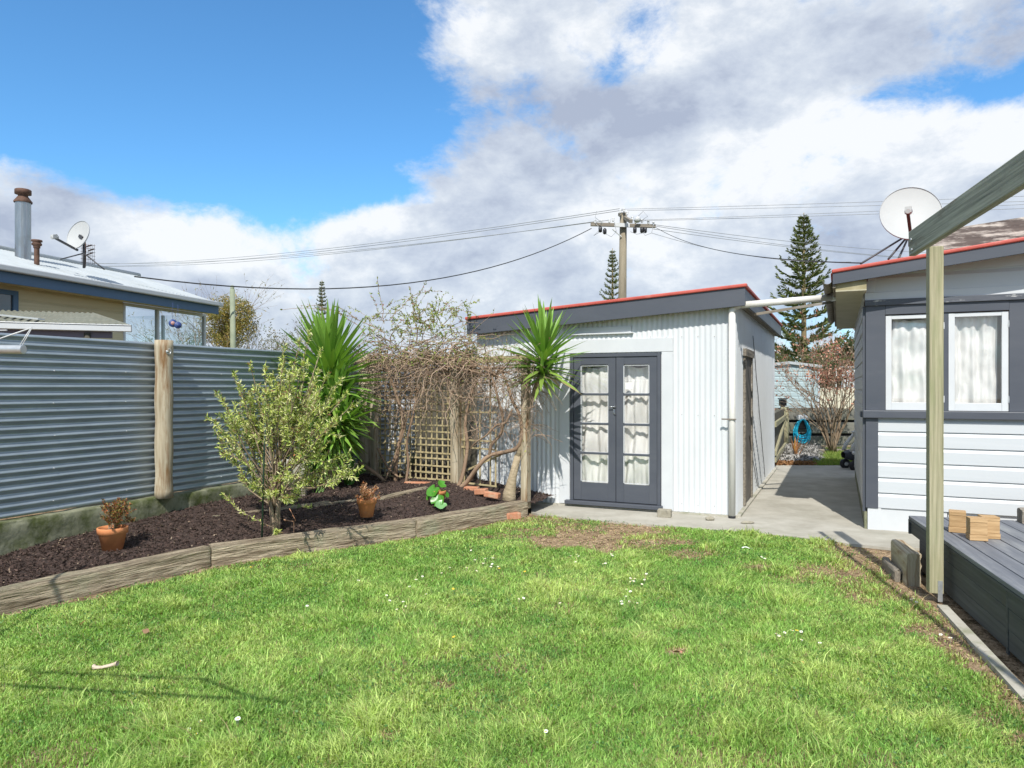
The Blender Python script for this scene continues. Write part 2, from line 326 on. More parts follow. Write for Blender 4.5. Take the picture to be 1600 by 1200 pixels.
den=nmath('MULTIPLY_ADD',n1,2.1,nmath('MULTIPLY_ADD',n2,1.35,-.90))       # about .3 - 1.3, mean .82
for (x,y,rx,ry,s,amp,ang) in [(215,30,410,270,.34,-1.0,10),(500,190,150,110,.6,-.50,25),(470,262,170,60,.7,-.34,4),(960,116,30,24,1.0,-.30,20),(1540,138,170,34,.9,-.62,-4),(660,170,60,90,.9,-.25,20),(560,30,60,60,.9,.22,0),
                       (620,300,55,22,.6,-.35,0),(1110,300,30,40,.6,-.3,0),(0,320,50,45,.6,-.35,0),(60,285,190,85,.9,.50,6),(620,262,90,40,.8,.30,-15),(60,90,60,40,1,.18,0),(1050,60,400,250,.4,.35,12),(1500,300,400,160,.5,.3,0),(600,440,700,130,.35,.35,-3)]:
    den=nmath('MULTIPLY_ADD',blob(x,y,rx,ry,s,ang),amp,den)
mr=N.new('ShaderNodeMapRange'); mr.interpolation_type='SMOOTHSTEP'; mr.inputs['From Min'].default_value=.50; mr.inputs['From Max'].default_value=.98; Lk.new(den,mr.inputs[0]); dens=mr.outputs[0]
b1=noise(5.0,12,.62,(2.3,.7,.85),(1,1,1.7),.2); b2=noise(13,8,.6,(1.3,4.7,.9),(1,1,1.6),.2)
br=nmath('MULTIPLY_ADD',b1,1.9,nmath('MULTIPLY_ADD',b2,1.0,-.62))
# thin rims are bright, thick middles are greyer
br=nmath('SUBTRACT',br,nmath('MULTIPLY',nmath('SUBTRACT',den,.85),.30))
for (x,y,rx,ry,s,amp,ang) in [(860,215,260,80,.7,-.30,8),(1430,95,220,60,.7,-.26,0),(100,300,150,60,.7,-.22,0),(700,440,700,60,.7,-.10,0),(300,385,110,45,.7,.22,0),(520,335,120,40,.7,.2,-10),(1180,330,150,60,.8,-.15,0),(350,370,150,40,.6,.28,0),(620,270,120,40,.6,.2,0),
                              (1180,230,120,70,.6,.2,0),(1420,220,260,60,.6,.30,8),(520,320,150,40,.6,.2,0),(640,60,120,80,.6,.12,0),(990,40,120,50,.6,.12,0),(1590,200,60,50,.6,.2,0)]:
    br=nmath('MULTIPLY_ADD',blob(x,y,rx,ry,s,ang),amp,br)
cr=N.new('ShaderNodeValToRGB'); e=cr.color_ramp.elements; e[0].position=.28; e[0].color=(.37,.42,.53,1); e[1].position=1.0; e[1].color=(.80,.82,.845,1)
for p,c in ((.55,(.50,.555,.65,1)),(.76,(.61,.66,.73,1)),(.90,(.72,.755,.80,1))):
    q=e.new(p); q.color=c
Lk.new(br,cr.inputs[0])
ss=N.new('ShaderNodeMix'); ss.data_type='RGBA'; ss.blend_type='MULTIPLY'; ss.inputs['Factor'].default_value=1; Lk.new(sky.outputs[0],ss.inputs[6]); ss.inputs[7].default_value=(.078,.136,.168,1)
cl=N.new('ShaderNodeMix'); cl.data_type='RGBA'; Lk.new(nmath('MULTIPLY',dens,.97),cl.inputs['Factor']); Lk.new(ss.outputs[2],cl.inputs[6]); Lk.new(cr.outputs[0],cl.inputs[7])
Lk.new(cl.outputs[2],bg.inputs['Color']); bg.inputs['Strength'].default_value=1.0

# ------------------------------------------------------------------ plan of the yard (fence coordinates t along U, s along V)
FO=Vector((-4.5,6.3,0))
def fp(t,s,z=0): p=FO+U*t+V*s; return Vector((p.x,p.y,z))
SL=[(-3.4,.78),(-.69,1.19),(.99,1.46),(2.91,2.46),(4.58,3.09)]      # lawn face of the sleepers
def bedw(t):
    if t<=4.62: return float(np.interp(t,[a for a,b in SL],[b for a,b in SL]))-.07
    return 3.14 if t<5.42 else 1.72
def mulchz(t,s,w):
    d=min(max((w-s)/1.3,0),1); d=d*d*(3-2*d); k=min(max((t+.8)/3,0.25),1)
    return .165+.15*d*k
# ground
def groundmat():
    m=bpy.data.materials.new('ground_soil_and_thatch'); m.use_nodes=True; nt=m.node_tree; N=nt.nodes; Lk=nt.links; bs=N['Principled BSDF']
    g=N.new('ShaderNodeNewGeometry'); n=N.new('ShaderNodeTexNoise'); n.inputs['Scale'].default_value=7; n.inputs['Detail'].default_value=10; n.inputs['Roughness'].default_value=.7; Lk.new(g.outputs['Position'],n.inputs[0])
    cr=N.new('ShaderNodeValToRGB'); e=cr.color_ramp.elements; e[0].position=.35; e[0].color=(.06,.045,.022,1); e[1].position=.68; e[1].color=(.52,.40,.27,1); q=e.new(.5); q.color=(.27,.19,.115,1)
    n2=N.new('ShaderNodeTexNoise'); n2.inputs['Scale'].default_value=90; n2.inputs['Detail'].default_value=6; Lk.new(g.outputs['Position'],n2.inputs[0])
    a=N.new('ShaderNodeMath'); a.operation='MULTIPLY_ADD'; Lk.new(n2.outputs[0],a.inputs[0]); a.inputs[1].default_value=.6; 
    b=N.new('ShaderNodeMath'); b.operation='MULTIPLY_ADD'; Lk.new(n.outputs[0],b.inputs[0]); b.inputs[1].default_value=.8; b.inputs[2].default_value=-.2; Lk.new(b.outputs[0],a.inputs[2]); Lk.new(a.outputs[0],cr.inputs[0])
    sx=N.new('ShaderNodeSeparateXYZ'); Lk.new(g.outputs['Position'],sx.inputs[0]); far=N.new('ShaderNodeMapRange'); far.inputs['From Min'].default_value=15; far.inputs['From Max'].default_value=16; Lk.new(sx.outputs[1],far.inputs[0])
    mx=N.new('ShaderNodeMix'); mx.data_type='RGBA'; Lk.new(far.outputs[0],mx.inputs['Factor']); Lk.new(cr.outputs[0],mx.inputs[6])
    c2=N.new('ShaderNodeValToRGB'); c2.color_ramp.elements[0].color=(.06,.09,.025,1); c2.color_ramp.elements[1].color=(.16,.20,.07,1); Lk.new(n.outputs[0],c2.inputs[0]); Lk.new(c2.outputs[0],mx.inputs[7]); Lk.new(mx.outputs[2],bs.inputs['Base Color'])
    bs.inputs['Roughness'].default_value=1; bs.inputs['Specular IOR Level'].default_value=.1
    bp=N.new('ShaderNodeBump'); bp.inputs['Strength'].default_value=.9; bp.inputs['Distance'].default_value=.02; Lk.new(n2.outputs[0],bp.inputs['Height']); Lk.new(bp.outputs[0],bs.inputs['Normal']); return m
m=MB(); m.grid(lambda a,b:Vector((-400+800*a,-100+900*b,-.006)),8,8,False); tag(m.build('ground',groundmat(),origin=(0,0,0)),kind='structure')
# lawn blades
LAWN=[(-3.9,4.9),(-3.63,5.23),(-2.70,6.62),(-1.0,7.95),(.24,9.18),(.42,9.21),(1.28,8.70),(2.31,8.22),(3.08,7.85),(3.5,7.50),(3.72,7.15),(3.46,6.4),(3.22,5.75),(3.17,5.3),(2.72,3.85),(2.35,2.6),(2.1,1.6),(-4.5,1.6),(-4.9,3.4)]
def inpoly(x,y,poly):
    c=np.zeros(len(x),dtype=bool); j=len(poly)-1
    for i in range(len(poly)):
        xi,yi=poly[i]; xj,yj=poly[j]
        t=((yi>y)!=(yj>y))&(x<(xj-xi)*(y-yi)/((yj-yi) or 1e-9)+xi); c^=t; j=i
    return c
BARE=[(925,836,95,19,1.),(1000,834,50,14,1.),(880,846,50,9,.8),(985,832,45,12,.9),(1000,845,50,9,.9),(1080,866,30,8,.8),(1190,886,26,5,.8),(1290,890,50,9,.75),(1345,905,60,14,.6),(1060,1018,12,5,.8),(1445,982,26,8,.8),(1240,905,25,5,.5),(845,812,20,5,.6),
      (1380,885,55,14,.85),(1415,930,50,16,.85),(1450,960,40,12,.85),(1520,1020,36,14,.7),(1580,1080,30,20,.75),(1400,870,50,12,.9),(690,1068,14,8,.7),(610,1150,10,6,.6),(1480,985,30,18,.7),(1340,862,60,5,.6),(800,812,30,8,.7),(1545,1120,20,12,.5)]
def lawn():
    n=1750000; Y=RNG.uniform(2.2,9.3,n); X=RNG.uniform(-4.9,3.9,n)
    vis=np.abs(X)<Y*.78+.35
    keep=vis&(RNG.random(n)<np.minimum((3.0/Y)**1.15,1.25)*.95)&inpoly(X,Y,LAWN); X=X[keep]; Y=Y[keep]
    pxx=CX+X/Y*F; pyy=HY+H/Y*F; bare=np.zeros(len(X))
    wob=fbm(X,Y,4.,21)
    for (bx,by,rx,ry,s) in BARE:
        d=np.sqrt(((pxx-bx)/rx)**2+((pyy-by)/ry)**2); bare=np.maximum(bare,s*np.clip(1.7-d+(wob-.5)*2.4,0,1))
    # worn rims of soil along the sleepers and beside the deck kerb
    for (ax_,ay_,bx_,by_,wd,st_) in [(-3.63,5.23,-2.70,6.62,.10,.9),(-2.70,6.62,-1.0,7.95,.10,.9),(-1.0,7.95,.24,9.18,.11,.9),(3.5,6.5,3.17,5.3,.20,.95),(3.17,5.3,2.72,3.85,.17,.93),(2.72,3.85,2.35,2.6,.15,.9),(3.8,7.3,3.5,6.5,.45,.95),(.3,9.2,3.2,7.8,.05,.5)]:
        L_=np.hypot(bx_-ax_,by_-ay_); t_=np.clip(((X-ax_)*(bx_-ax_)+(Y-ay_)*(by_-ay_))/L_**2,0,1); d_=np.hypot(X-ax_-t_*(bx_-ax_),Y-ay_-t_*(by_-ay_)); bare=np.maximum(bare,st_*np.clip(1.5-d_/wd+(wob-.5)*2.5,0,1))
    bare=np.clip(bare,0,.97)
    # worn rim of soil along the sleepers and a few random thin spots
    thin=np.clip((fbm(X,Y,1.7,5)-.66)*5,0,.6)
    k=RNG.random(len(X))>np.maximum(bare,thin); X=X[k];Y=Y[k];bare=bare[k]; n=len(X)
    print('grass blades',n)
    c1=fbm(X,Y,1.1,30); c2=fbm(X,Y,3.2,40); c3=fbm(X,Y,8,50)
    hgt=(.017+.016*np.clip((c2-.35)*2,0,1)+.010*c3)*RNG.uniform(.6,1.25,n)*(1-.5*bare)
    tall=np.clip((fbm(X,Y,3.3,70)-.58)*7,0,1); hgt*=1+1.3*tall; hgt*=1+.9*(RNG.random(n)<.03)
    wid=RNG.uniform(.0028,.0060,n)*(np.maximum(Y,3)/3)**.75
    ang=RNG.uniform(0,2*np.pi,n); flow=fbm(X,Y,1.6,80)*12
    dx=np.cos(ang)+.3*np.cos(flow); dy=np.sin(ang)+.3*np.sin(flow)
    lean=RNG.uniform(.15,1.3,n); hx=dx*lean*hgt; hy=dy*lean*hgt
    pa=RNG.uniform(0,np.pi,n); wx=np.cos(pa)*wid/2; wy=np.sin(pa)*wid/2
    z0=np.zeros(n)-.004
    A=np.stack([X-wx,Y-wy,z0],1);B=np.stack([X+wx,Y+wy,z0],1)
    C=np.stack([X+hx*.38+wx*.8,Y+hy*.38+wy*.8,hgt*.62],1);D=np.stack([X+hx*.38-wx*.8,Y+hy*.38-wy*.8,hgt*.62],1)
    T=np.stack([X+hx,Y+hy,hgt*RNG.uniform(.75,1.05,n)],1)
    v=np.stack([A,B,C,D,T],1).reshape(-1,3); base=np.arange(n)[:,None]*5
    f=np.concatenate([base+np.array([[0,1,2]]),base+np.array([[0,2,3]]),base+np.array([[3,2,4]])],1).ravel()
    g=np.array([.29,.49,.115]); yl=np.array([.55,.66,.23]); dk=np.array([.17,.37,.085]); dry=np.array([.42,.34,.18])
    t=np.clip((c1-.5)*1.5+(c3-.5)*1.6+.36+.35*tall+RNG.normal(0,.3,n),0,1)[:,None]; t2=np.clip((.45-c2)*2.2+.10+RNG.normal(0,.25,n),0,1)[:,None]
    col=g*(1-t)+yl*t; col=col*(1-t2)+dk*t2
    dr=(RNG.random(n)<(.05+.55*bare))[:,None]; col=np.where(dr,dry*RNG.uniform(.6,1.1,(n,1)),col)
    col=col*RNG.uniform(.45,1.4,(n,1))
    ob=npmesh('lawn_grass',v,f,3,M['grass'],np.repeat(col,5,0)); tag(ob,'short green lawn grass with yellow tufts and worn patches','grass',kind='stuff')
    # clover and weeds among the grass
    n=26000; Y=RNG.uniform(2.6,9.2,n); X=RNG.uniform(-4.6,3.8,n); k=inpoly(X,Y,LAWN)&(fbm(X,Y,1.3,90)>.56)&(np.abs(X)<Y*.78+.3); X=X[k];Y=Y[k]; n=len(X)
    P=np.stack([X,Y,RNG.uniform(.012,.028,n)],1); D=RNG.normal(size=(n,3)); D[:,2]=np.abs(D[:,2])*.35
    col=np.array([.085,.19,.05])*RNG.uniform(.7,1.4,(n,1)); ob=leaves('clover_leaves',P,D,RNG.uniform(.012,.02,n),RNG.uniform(.011,.017,n),M['leaf'],col,fold=.1)
    tag(ob,'small round clover and weed leaves growing through the lawn','clover',kind='stuff')
    # dead straw on the bare patches
    n=60000; Y=RNG.uniform(3,9.3,n); X=RNG.uniform(-1,4.4,n); pxx=CX+X/Y*F; pyy=HY+H/Y*F; bare=np.zeros(n); wob=fbm(X,Y,4.,21)
    for (bx,by,rx,ry,s) in BARE: bare=np.maximum(bare,s*np.clip(1.8-np.sqrt(((pxx-bx)/rx)**2+((pyy-by)/ry)**2)+(wob-.5)*2,0,1))
    k=(RNG.random(n)<bare)&inpoly(X,Y,LAWN); X=X[k];Y=Y[k];n=len(X); P=np.stack([X,Y,RNG.uniform(0,.008,n)],1); D=RNG.normal(size=(n,3)); D[:,2]=np.abs(D[:,2])*.15
    ob=leaves('dry_thatch',P,D,RNG.uniform(.02,.05,n),.004,M['dryleaf'],np.array([.60,.44,.28])*RNG.uniform(.5,1.2,(n,1)),fold=0); tag(ob,'dead brown straw lying on the worn lawn patches','thatch',kind='stuff')
lawn()
# path
PATH=[(.25,9.36),(.33,9.21),(1.28,8.68),(2.31,8.20),(3.08,7.83),(3.5,7.48),(3.86,7.25),(4.6,7.3),(5.0,7.75),(7.3,15.0),(4.9,15.0),(3.2,9.7),(.3,11)]
m=MB(); zs=.022
# slab as a fan of strips: outline top plus skirts
n=len(PATH); m.add([Vector((x,y,zs)) for x,y in PATH]+[Vector((x,y,-.03)) for x,y in PATH],[tuple(range(n))]+[(i,i+n,(i+1)%n+n,(i+1)%n) for i in range(n)])
tag(m.build('path',M['concrete'],origin=(0,0,0)),kind='structure')
# bark mulch bed
BEDT=np.linspace(-3.2,7.4,250)
mul=mat('bark_mulch',(.018,.012,.010),(.095,.062,.05),scale=30,rough=.95,bump=1,bscale=80,bdist=.02,c3=(.20,.15,.12),s3=60,t3=(.66,.72),rvar=0)
def bedpt(a,b):
    t=-3.2+10.6*a; w=bedw(t); s=-.02+(w+.02)*b; z=mulchz(t,s,w)
    p=fp(t,s); z+= .02*mnoise.noise(Vector((p.x*2.5,p.y*2.5,0)))+.012*mnoise.noise(Vector((p.x*11,p.y*11,3)))+.007*mnoise.noise(Vector((p.x*33,p.y*33,3)))
    return Vector((p.x,p.y,z))
m=MB(); m.grid(bedpt,330,90); tag(m.build('garden_bed_soil',mul,origin=(0,0,0)),kind='structure')
def chips():
    n=30000; t=RNG.uniform(-2,6,n); b=RNG.random(n); P=[]
    for i in range(n):
        p=bedpt((t[i]+3.2)/10.6,b[i]); P.append(p)
    P=np.array(P)+np.array([0,0,.004]); D=RNG.normal(size=(n,3)); D[:,2]*=.45
    col=np.array([.085,.055,.045])*RNG.uniform(.3,1.5,(n,1)); pale=RNG.random(n)<.035; col[pale]=np.array([.34,.26,.19])*RNG.uniform(.6,1.2,(pale.sum(),1))
    ob=leaves('bark_chips',P,D,RNG.uniform(.012,.045,n),RNG.uniform(.008,.018,n),M['dryleaf'],col,fold=.35); tag(ob,'dark bark mulch chips covering the raised garden bed','mulch',kind='stuff')
chips()

# ------------------------------------------------------------------ left boundary: wall, corrugated fence
m=MB()
def wallp(a,b):      # section profile: front face, top, slightly rough
    t=-3.5+11.5*a; P=[(.10,.05),(.10,.25),(.10,.42),(.09,.47),(.02,.475),(-.05,.475),(-.06,.1)]
    i=b*(len(P)-1); i0=min(int(i),len(P)-2); f=i-i0; s=P[i0][0]*(1-f)+P[i0+1][0]*f; z=P[i0][1]*(1-f)+P[i0+1][1]*f
    p=fp(t,s,z); r=mnoise.noise(p*5)*.012+mnoise.noise(p*17)*.005
    return p+V*r+UP*r*.8
m.grid(wallp,300,24); tag(m.build('retaining_wall',M['mossconc'],origin=fp(2,0,0)),'low mossy concrete retaining wall under the corrugated iron fence','wall')
fe=thing('corrugated_fence',fp(1.5,0,.47),'galvanised corrugated iron fence of horizontal sheets along the garden bed','fence')
def sheet(t0,t1,z0,z1,off,mm,name,parent,seed=0,amp=.0135,pitch=.0762):
    m=MB(); nz=int((z1-z0)/pitch*8)
    def f(a,b):
        t=t0+(t1-t0)*a; z=z0+(z1-z0)*b
        w=.006*mnoise.noise(Vector((t*.8,z*1.5,seed)))
        return fp(t,off+amp*math.sin(2*math.pi*(z-z0)/pitch)+w, z+.004*mnoise.noise(Vector((t*.7,0,seed+5))))
    m.grid(f,50,nz,True,locfn=lambda a,b:(t0+(t1-t0)*a,0,z0+(z1-z0)*b))
    tt=t0+.12
    while tt<t1:
        for k in range(1,21,4):
            m.lathe([(.007,0),(.007,.004),(0,.006)],fp(tt+rnd(-.01,.01),off+amp,z0+(k+.25)*pitch),6,V,mi=1)
        tt+=.75
    return m.build(name,[mm,M['zinc']],parent)
sheet(-3.4,1.62,.49,2.13,0,M['galv'],'corrugated_sheet',fe,1); sheet(1.6,4.3,.49,2.13,.004,M['galv'],'corrugated_sheet',fe,2); sheet(4.25,7.6,.49,2.12,0,M['galv'],'corrugated_sheet',fe,3)
m=MB(); m.bar(fp(-3.4,-.10,2.0),fp(7.6,-.10,2.0),.09,.045); m.bar(fp(-3.4,-.10,.75),fp(7.6,-.10,.75),.09,.045); m.build('rail',M['darkwood'],fe)
for t in (-1.75,1.60,5.2):
    m=MB(); n=22; pts=[fp(t,.10,.46+(2.155-.46)*i/n) for i in range(n+1)]
    m.tube(pts,[.090+.004*math.sin(i*.9+t) for i in range(n+1)],20,wob=.018); po=m.build('post',M['roundpost'],fe)
    if t==1.6:
        po['label']='round weathered timber post with a knotted top'
        m=MB(); c=fp(t-.02,.195,2.03)+V*.0
        m.tube([c+UP*.028*math.cos(a)+U*.028*math.sin(a) for a in np.linspace(0,5.2,14)],.006,8); m.lathe([(0,0),(.012,0),(.014,.012),(0,.02)],c-U*.01,12,-U); m.build('hook',M['zinc'],po)
# ------------------------------------------------------------------ sleepers
def sleeper(p0,p1,label,z1=.19,w=.125,name='timber_sleeper',z0=-.03,cat='sleeper',mt='sleeper',group=None,z1b=None,seed=0):
    p0=Vector(p0).to_3d(); p1=Vector(p1).to_3d(); D=(p1-p0).normalized(); L=(p1-p0).length; W=Vector((-D.y,D.x,0)); z1b=z1 if z1b is None else z1b
    m=MB(); sec=[(0,0),(0,.5),(0,.9),(.12,1),(.5,1.02),(.9,1),(1,.9),(1,0)]; nsec=len(sec)-1
    so=rnd(0,90)
    def f(a,b):
        x=a*L; i=b*nsec; i0=min(int(i),nsec-1); fr=i-i0
        s=(sec[i0][0]*(1-fr)+sec[i0+1][0]*fr)*w; zz=sec[i0][1]*(1-fr)+sec[i0+1][1]*fr; top=z1+(z1b-z1)*a
        z=z0+(top-z0)*zz; e=min(x,L-x)
        r=.012*mnoise.noise(Vector((x*2+so,z*22,s*20)))+.006*mnoise.noise(Vector((x*7+so,z*45,s*40)))
        k=max(0,.03-e)/.03*.012; out=-1 if s<w*.5 else 1
        return p0+D*(x)+W*(s+out*r - out*k*.7)+UP*(z+r*.8-k*.6*(zz>.8))
    m.grid(f,max(int(L*60),20),28,True,locfn=lambda a,b:(a*L+so, b*.5, b*.3+so))
    # end caps
    for a in (0,1):
        vs=[f(a,j/28) for j in range(29)]; m.add(vs,[tuple(range(29)) if a==0 else tuple(range(28,-1,-1))],[(j*.02,a,j*.013) for j in range(29)])
    return tag(m.build(name,M[mt]),label,cat,group)
g='timber sleepers edging the lawn'
def S2(i,t=None): return fp(*SL[i])
A1=fp(*SL[2]); A0=A1-(A1-fp(*SL[1])).normalized()*2.35
sleeper(A0,A1-(A1-A0).normalized()*.008,'weathered edging sleeper running out of the left of the photo below the first pot',.185,.13,group=g)
B1=fp(*SL[3]); sleeper(A1,B1-(B1-A1).normalized()*.008,'weathered edging sleeper passing in front of the variegated shrub',.185,.13,group=g)
C1=fp(*SL[4]); sleeper(B1+Vector((.015,-.015,0)),C1,'weathered edging sleeper ending by the brick at the concrete path',.19,.14,group=g)
def inner(a,b,za,zb,l,mt='sleeper'): return sleeper((a.x,a.y),(b.x,b.y),l,za,.10,'bed_board',.08,'board',mt,'boards dividing the garden bed',zb)
i0=gnd(332,816,.23); i1=gnd(520,795,.24); i2=gnd(600,785,.25); i3=gnd(672,768,.27)
inner(i0,i1,.29,.32,'pale inner bed board with a rusty cut end behind the variegated shrub')
inner(i1+U*.02,i2,.31,.31,'inner bed board just left of and behind the middle terracotta pot')
inner(i2+U*.01,i3,.31,.33,'orange brown inner bed board between the middle pot and the leafy pot')
# ------------------------------------------------------------------ shed
C=Vector((2.80,8.97,0)); LF=-V; NF=-U
shed=thing('garden_shed',C,'white corrugated iron shed with skillion roof, red capping and charcoal double glass doors','shed')
OF=C-U*.15
ar,zr=onw(1163,445,OF,LF); al,zl=onw(733,497,OF,LF)
def rz(a): return zr+(zl-zr)*(a-ar)/(al-ar)      # roof top height at wall distance a
WL=al-.05
ad0,_=onw(892,600,C,LF); ad1,_=onw(1033,600,C,LF); zdt=H+(HY-552.5)/F*9.65; zdb=H+(HY-783)/F*9.68
print('shed',ar,zr,al,zl,'door',ad0,ad1,zdt,zdb)
def corr(a0,a1,z0,ztop,name,O=C,D=LF,Nn=NF,pitch=.068,amp=.0062,parent=shed,mt=M['shedwhite'],seed=0):
    m=MB(); nu=int(abs(a1-a0)/pitch*8)
    def f(a,b):
        aa=a0+(a1-a0)*a; zt=ztop(aa); z=z0+(zt-z0)*b
        o=amp*math.sin(2*math.pi*aa/pitch)+.004*mnoise.noise(Vector((aa*1.7,z*1.2,seed)))
        return Vector((O.x,O.y,0))+D*aa+Nn*o+UP*z
    m.grid(f,max(nu,8),10,True,locfn=lambda a,b:(a0+(a1-a0)*a,0,z0+(ztop(a0+(a1-a0)*a)-z0)*b))
    if name=='front_wall':
        for zz in (.14,1.30,2.3):
            for k in range(0,60,3):
                aa=.055+k*.068
                if a0+.02<aa<a1-.02 and z0+.05<zz<ztop(aa)-.1: m.lathe([(.0045,0),(.0045,.004),(0,.005)],Vector((O.x,O.y,0))+D*aa+Nn*.008+UP*(zz+rnd(-.012,.012)),6,Nn,mi=1)
    return m.build(name,[mt,M['rust']],parent)
zt=lambda a:rz(a)-.04
corr(0,ad1,.045,zt,'front_wall'); corr(ad0,WL,.03,zt,'front_wall',seed=2); corr(ad1,ad0,zdt,zt,'front_wall',seed=3)
SLEN=5.9
corr(0,SLEN,.045,lambda a:rz(0)-.04,'side_wall',C,U,V,seed=4,pitch=.09,amp=.012); corr(0,SLEN,.0,lambda a:rz(WL)-.04,'side_wall',C+LF*WL,U,-V,seed=5,pitch=.0762)
m=MB(); m.wallbox(C+U*SLEN,LF,U,0,WL,0,rz(0)-.05,-.05,0,0,rz(WL)-.05); m.build('back_wall',M['shedwhite'],shed)
m=MB(); m.wallbox(C,LF,NF,-.02,WL+.02,0,.042,-.06,.035); m.wallbox(C,U,V,.0,SLEN,0,.05,-.06,.06); m.build('concrete_footing',M['conc_pale'],shed)
# roof
m=MB(); OR=C-U*.165
def roofp(a,b):
    aa=(ar-.02)+(al-ar+.06)*b; d=(SLEN+.35)*a
    return OR+LF*aa+U*d+UP*(rz(aa)-.035+.008*math.sin(2*math.pi*d/.076))
m.grid(roofp,640,2); m.build('roof',M['red'],shed)
m=MB(); m.wallbox(OR,LF,NF,ar-.035,al+.05,zr-.028,zr+.014,-.06,.030,zl-.028,zl+.014); m.wallbox(C-U*.165,U,V,0,SLEN+.35,zr-.03,zr+.010,-ar-.03,-ar+.030); m.build('roof_capping',M['red'],shed,bevel=.012)
m=MB(); m.wallbox(OR,LF,NF,ar-.01,al+.03,zr-.255,zr-.029,-.02,.005,zl-.245,zl-.029); m.build('front_fascia',M['charcoal'],shed,bevel=.003)
m=MB(); m.wallbox(C-U*.15,U,V,0,SLEN+.33,zr-.23,zr-.031,-ar-.02,-ar+.004); m.build('side_fascia',M['charcoal'],shed,bevel=.003)
m=MB(); m.wallbox(C-U*.13,U,V,0,SLEN+.3,zr-.225,zr-.21,0,-ar-.021); m.build('soffit',M['weatherwood'],shed)
# trims
m=MB(); a0,_=onw(1052,540,C,LF); m.wallbox(C,LF,NF,a0,ad0+.42,zdt+.012,zdt+.19,.004,.03); m.build('lintel_board',M['white'],shed,bevel=.002)
m=MB(); m.wallbox(C,LF,NF,a0,ad1-.012,.05,zdt+.010,.004,.026); m.build('trim_board',M['white'],shed,bevel=.002)
m=MB(); m.wallbox(C,LF,NF,ad0+.01,ad0+.16,.05,zdt+.010,.004,.026); m.build('trim_board',M['white'],shed,bevel=.002)
m=MB(); b0,zb=onw(990,521,C,LF); b1,_=onw(893,521,C,LF); m.wallbox(C,LF,NF,b0,b1+.05,zb-.0,zb+.018,.0,.045); m.wallbox(C,LF,NF,b0+.03,b1+.05,zb+.018,zb+.10,.0,.016); m.build('batten',M['white'],shed,bevel=.002)
m=MB(); m.wallbox(C,LF,NF,ad1-.03,ad0+.06,zdb-.055,zdb-.005,.0,.10); m.build('door_sill',M['charcoal'],shed,bevel=.006)
m=MB(); m.wallbox(C,LF,NF,ad1,ad1+.045,zdb-.004,zdt,-.05,.035); m.wallbox(C,LF,NF,ad0-.045,ad0,zdb-.004,zdt,-.05,.035); m.wallbox(C,LF,NF,ad1+.046,ad0-.046,zdt-.045,zdt-.001,-.05,.035); m.build('door_frame',M['charcoal'],shed,bevel=.003)
mid,_=onw(963,600,C,LF)
def leaf(a0,a1,hand):
    z0=zdb+.004; z1=zdt-.048; st=.105; m=MB()
    m.wallbox(C,LF,NF,a0,a0+st,z0,z1,-.02,.022); m.wallbox(C,LF,NF,a1-st,a1,z0,z1,-.02,.022)
    m.wallbox(C,LF,NF,a0+st,a1-st,z1-.10,z1,-.018,.020); m.wallbox(C,LF,NF,a0+st,a1-st,z0,z0+.24,-.018,.020)
    gz0=z0+.24; gz1=z1-.10; gh=(gz1-gz0)/4
    for k in (1,2,3): m.wallbox(C,LF,NF,a0+st,a1-st,gz0+gh*k-.014,gz0+gh*k+.014,-.016,.016)
    d=m.build('door',M['charcoal'],shed,bevel=.003)
    m=MB(); m.wallbox(C,LF,NF,a0+st,a1-st,gz0,gz1,-.004,0); m.build('glass',M['glass'],d)
    m=MB()
    for k in range(4):
        for zz in (gz0+gh*k+.014,gz0+gh*(k+1)-.014):
            m.wallbox(C,LF,NF,a0+st+.001,a1-st-.001,zz-.004,zz+.004,.0,.007)
        for aa in (a0+st,a1-st): m.wallbox(C,LF,NF,aa-.004,aa+.004,gz0+gh*k+.02,gz0+gh*(k+1)-.02,.0,.0235)
    m.build('putty_line',M['white'],d)
    return d,gz0,gz1,st
dl,gz0,gz1,st=leaf(mid+.004,ad0-.05,1); dr,_,_,_=leaf(ad1+.05,mid-.004,0)
m=MB(); hz=H+(HY-636)/F*9.4; hc=C+LF*(mid+.02)+NF*.03+UP*hz
m.lathe([(0,0),(.02,0),(.02,.006),(.008,.01),(.008,.03),(0,.03)],hc,14,NF); m.tube([hc+NF*.03,hc+NF*.034+LF*.05,hc+NF*.03+LF*.07-UP*.01],[.007,.006,.005],8); m.tube([hc-UP*.03+NF*.005,hc-UP*.05+NF*.014,hc-UP*.09+NF*.012,hc-UP*.10-LF*.02+NF*.01],.005,8); m.build('handle',M['chrome'],dl)
m=MB(); a,z=onw(982,603,C,LF); m.wallbox(C,LF,NF,a-.04,a+.04,z-.045,z+.045,.001,.003); m.build('notice',M['paper'],dr)
def curtain(name,O,D,Nn,a0,a1,z0,z1,depth,label,seed,swag=1.0,group='white curtains'):
    m=MB(); W=a1-a0; Hh=z1-z0
    def f(a,b):
        u=a; v=b
        # gathered pleats and swagging pulls from the upper corners
        sag=math.sin(math.pi*u)*(1-v)
        o=.016*math.sin(u*17+seed+2*v)+.012*math.sin(u*31+seed*2)+swag*.028*math.sin(7*v*2+6*(u-.5)**2*4*(1.2-v)+seed)+.02*mnoise.noise(Vector((u*4,v*5,seed)))+.01*mnoise.noise(Vector((u*11,v*9,seed)))
        return Vector((O.x,O.y,0))+D*(a0+W*u)+Nn*(-depth+o)+UP*(z0+Hh*v - (0.10*swag*math.sin(math.pi*u)*v if v>.5 else 0)*(v-.5)*2)
    m.grid(f,60,70); return tag(m.build(name,M['cloth']),label,'curtain')
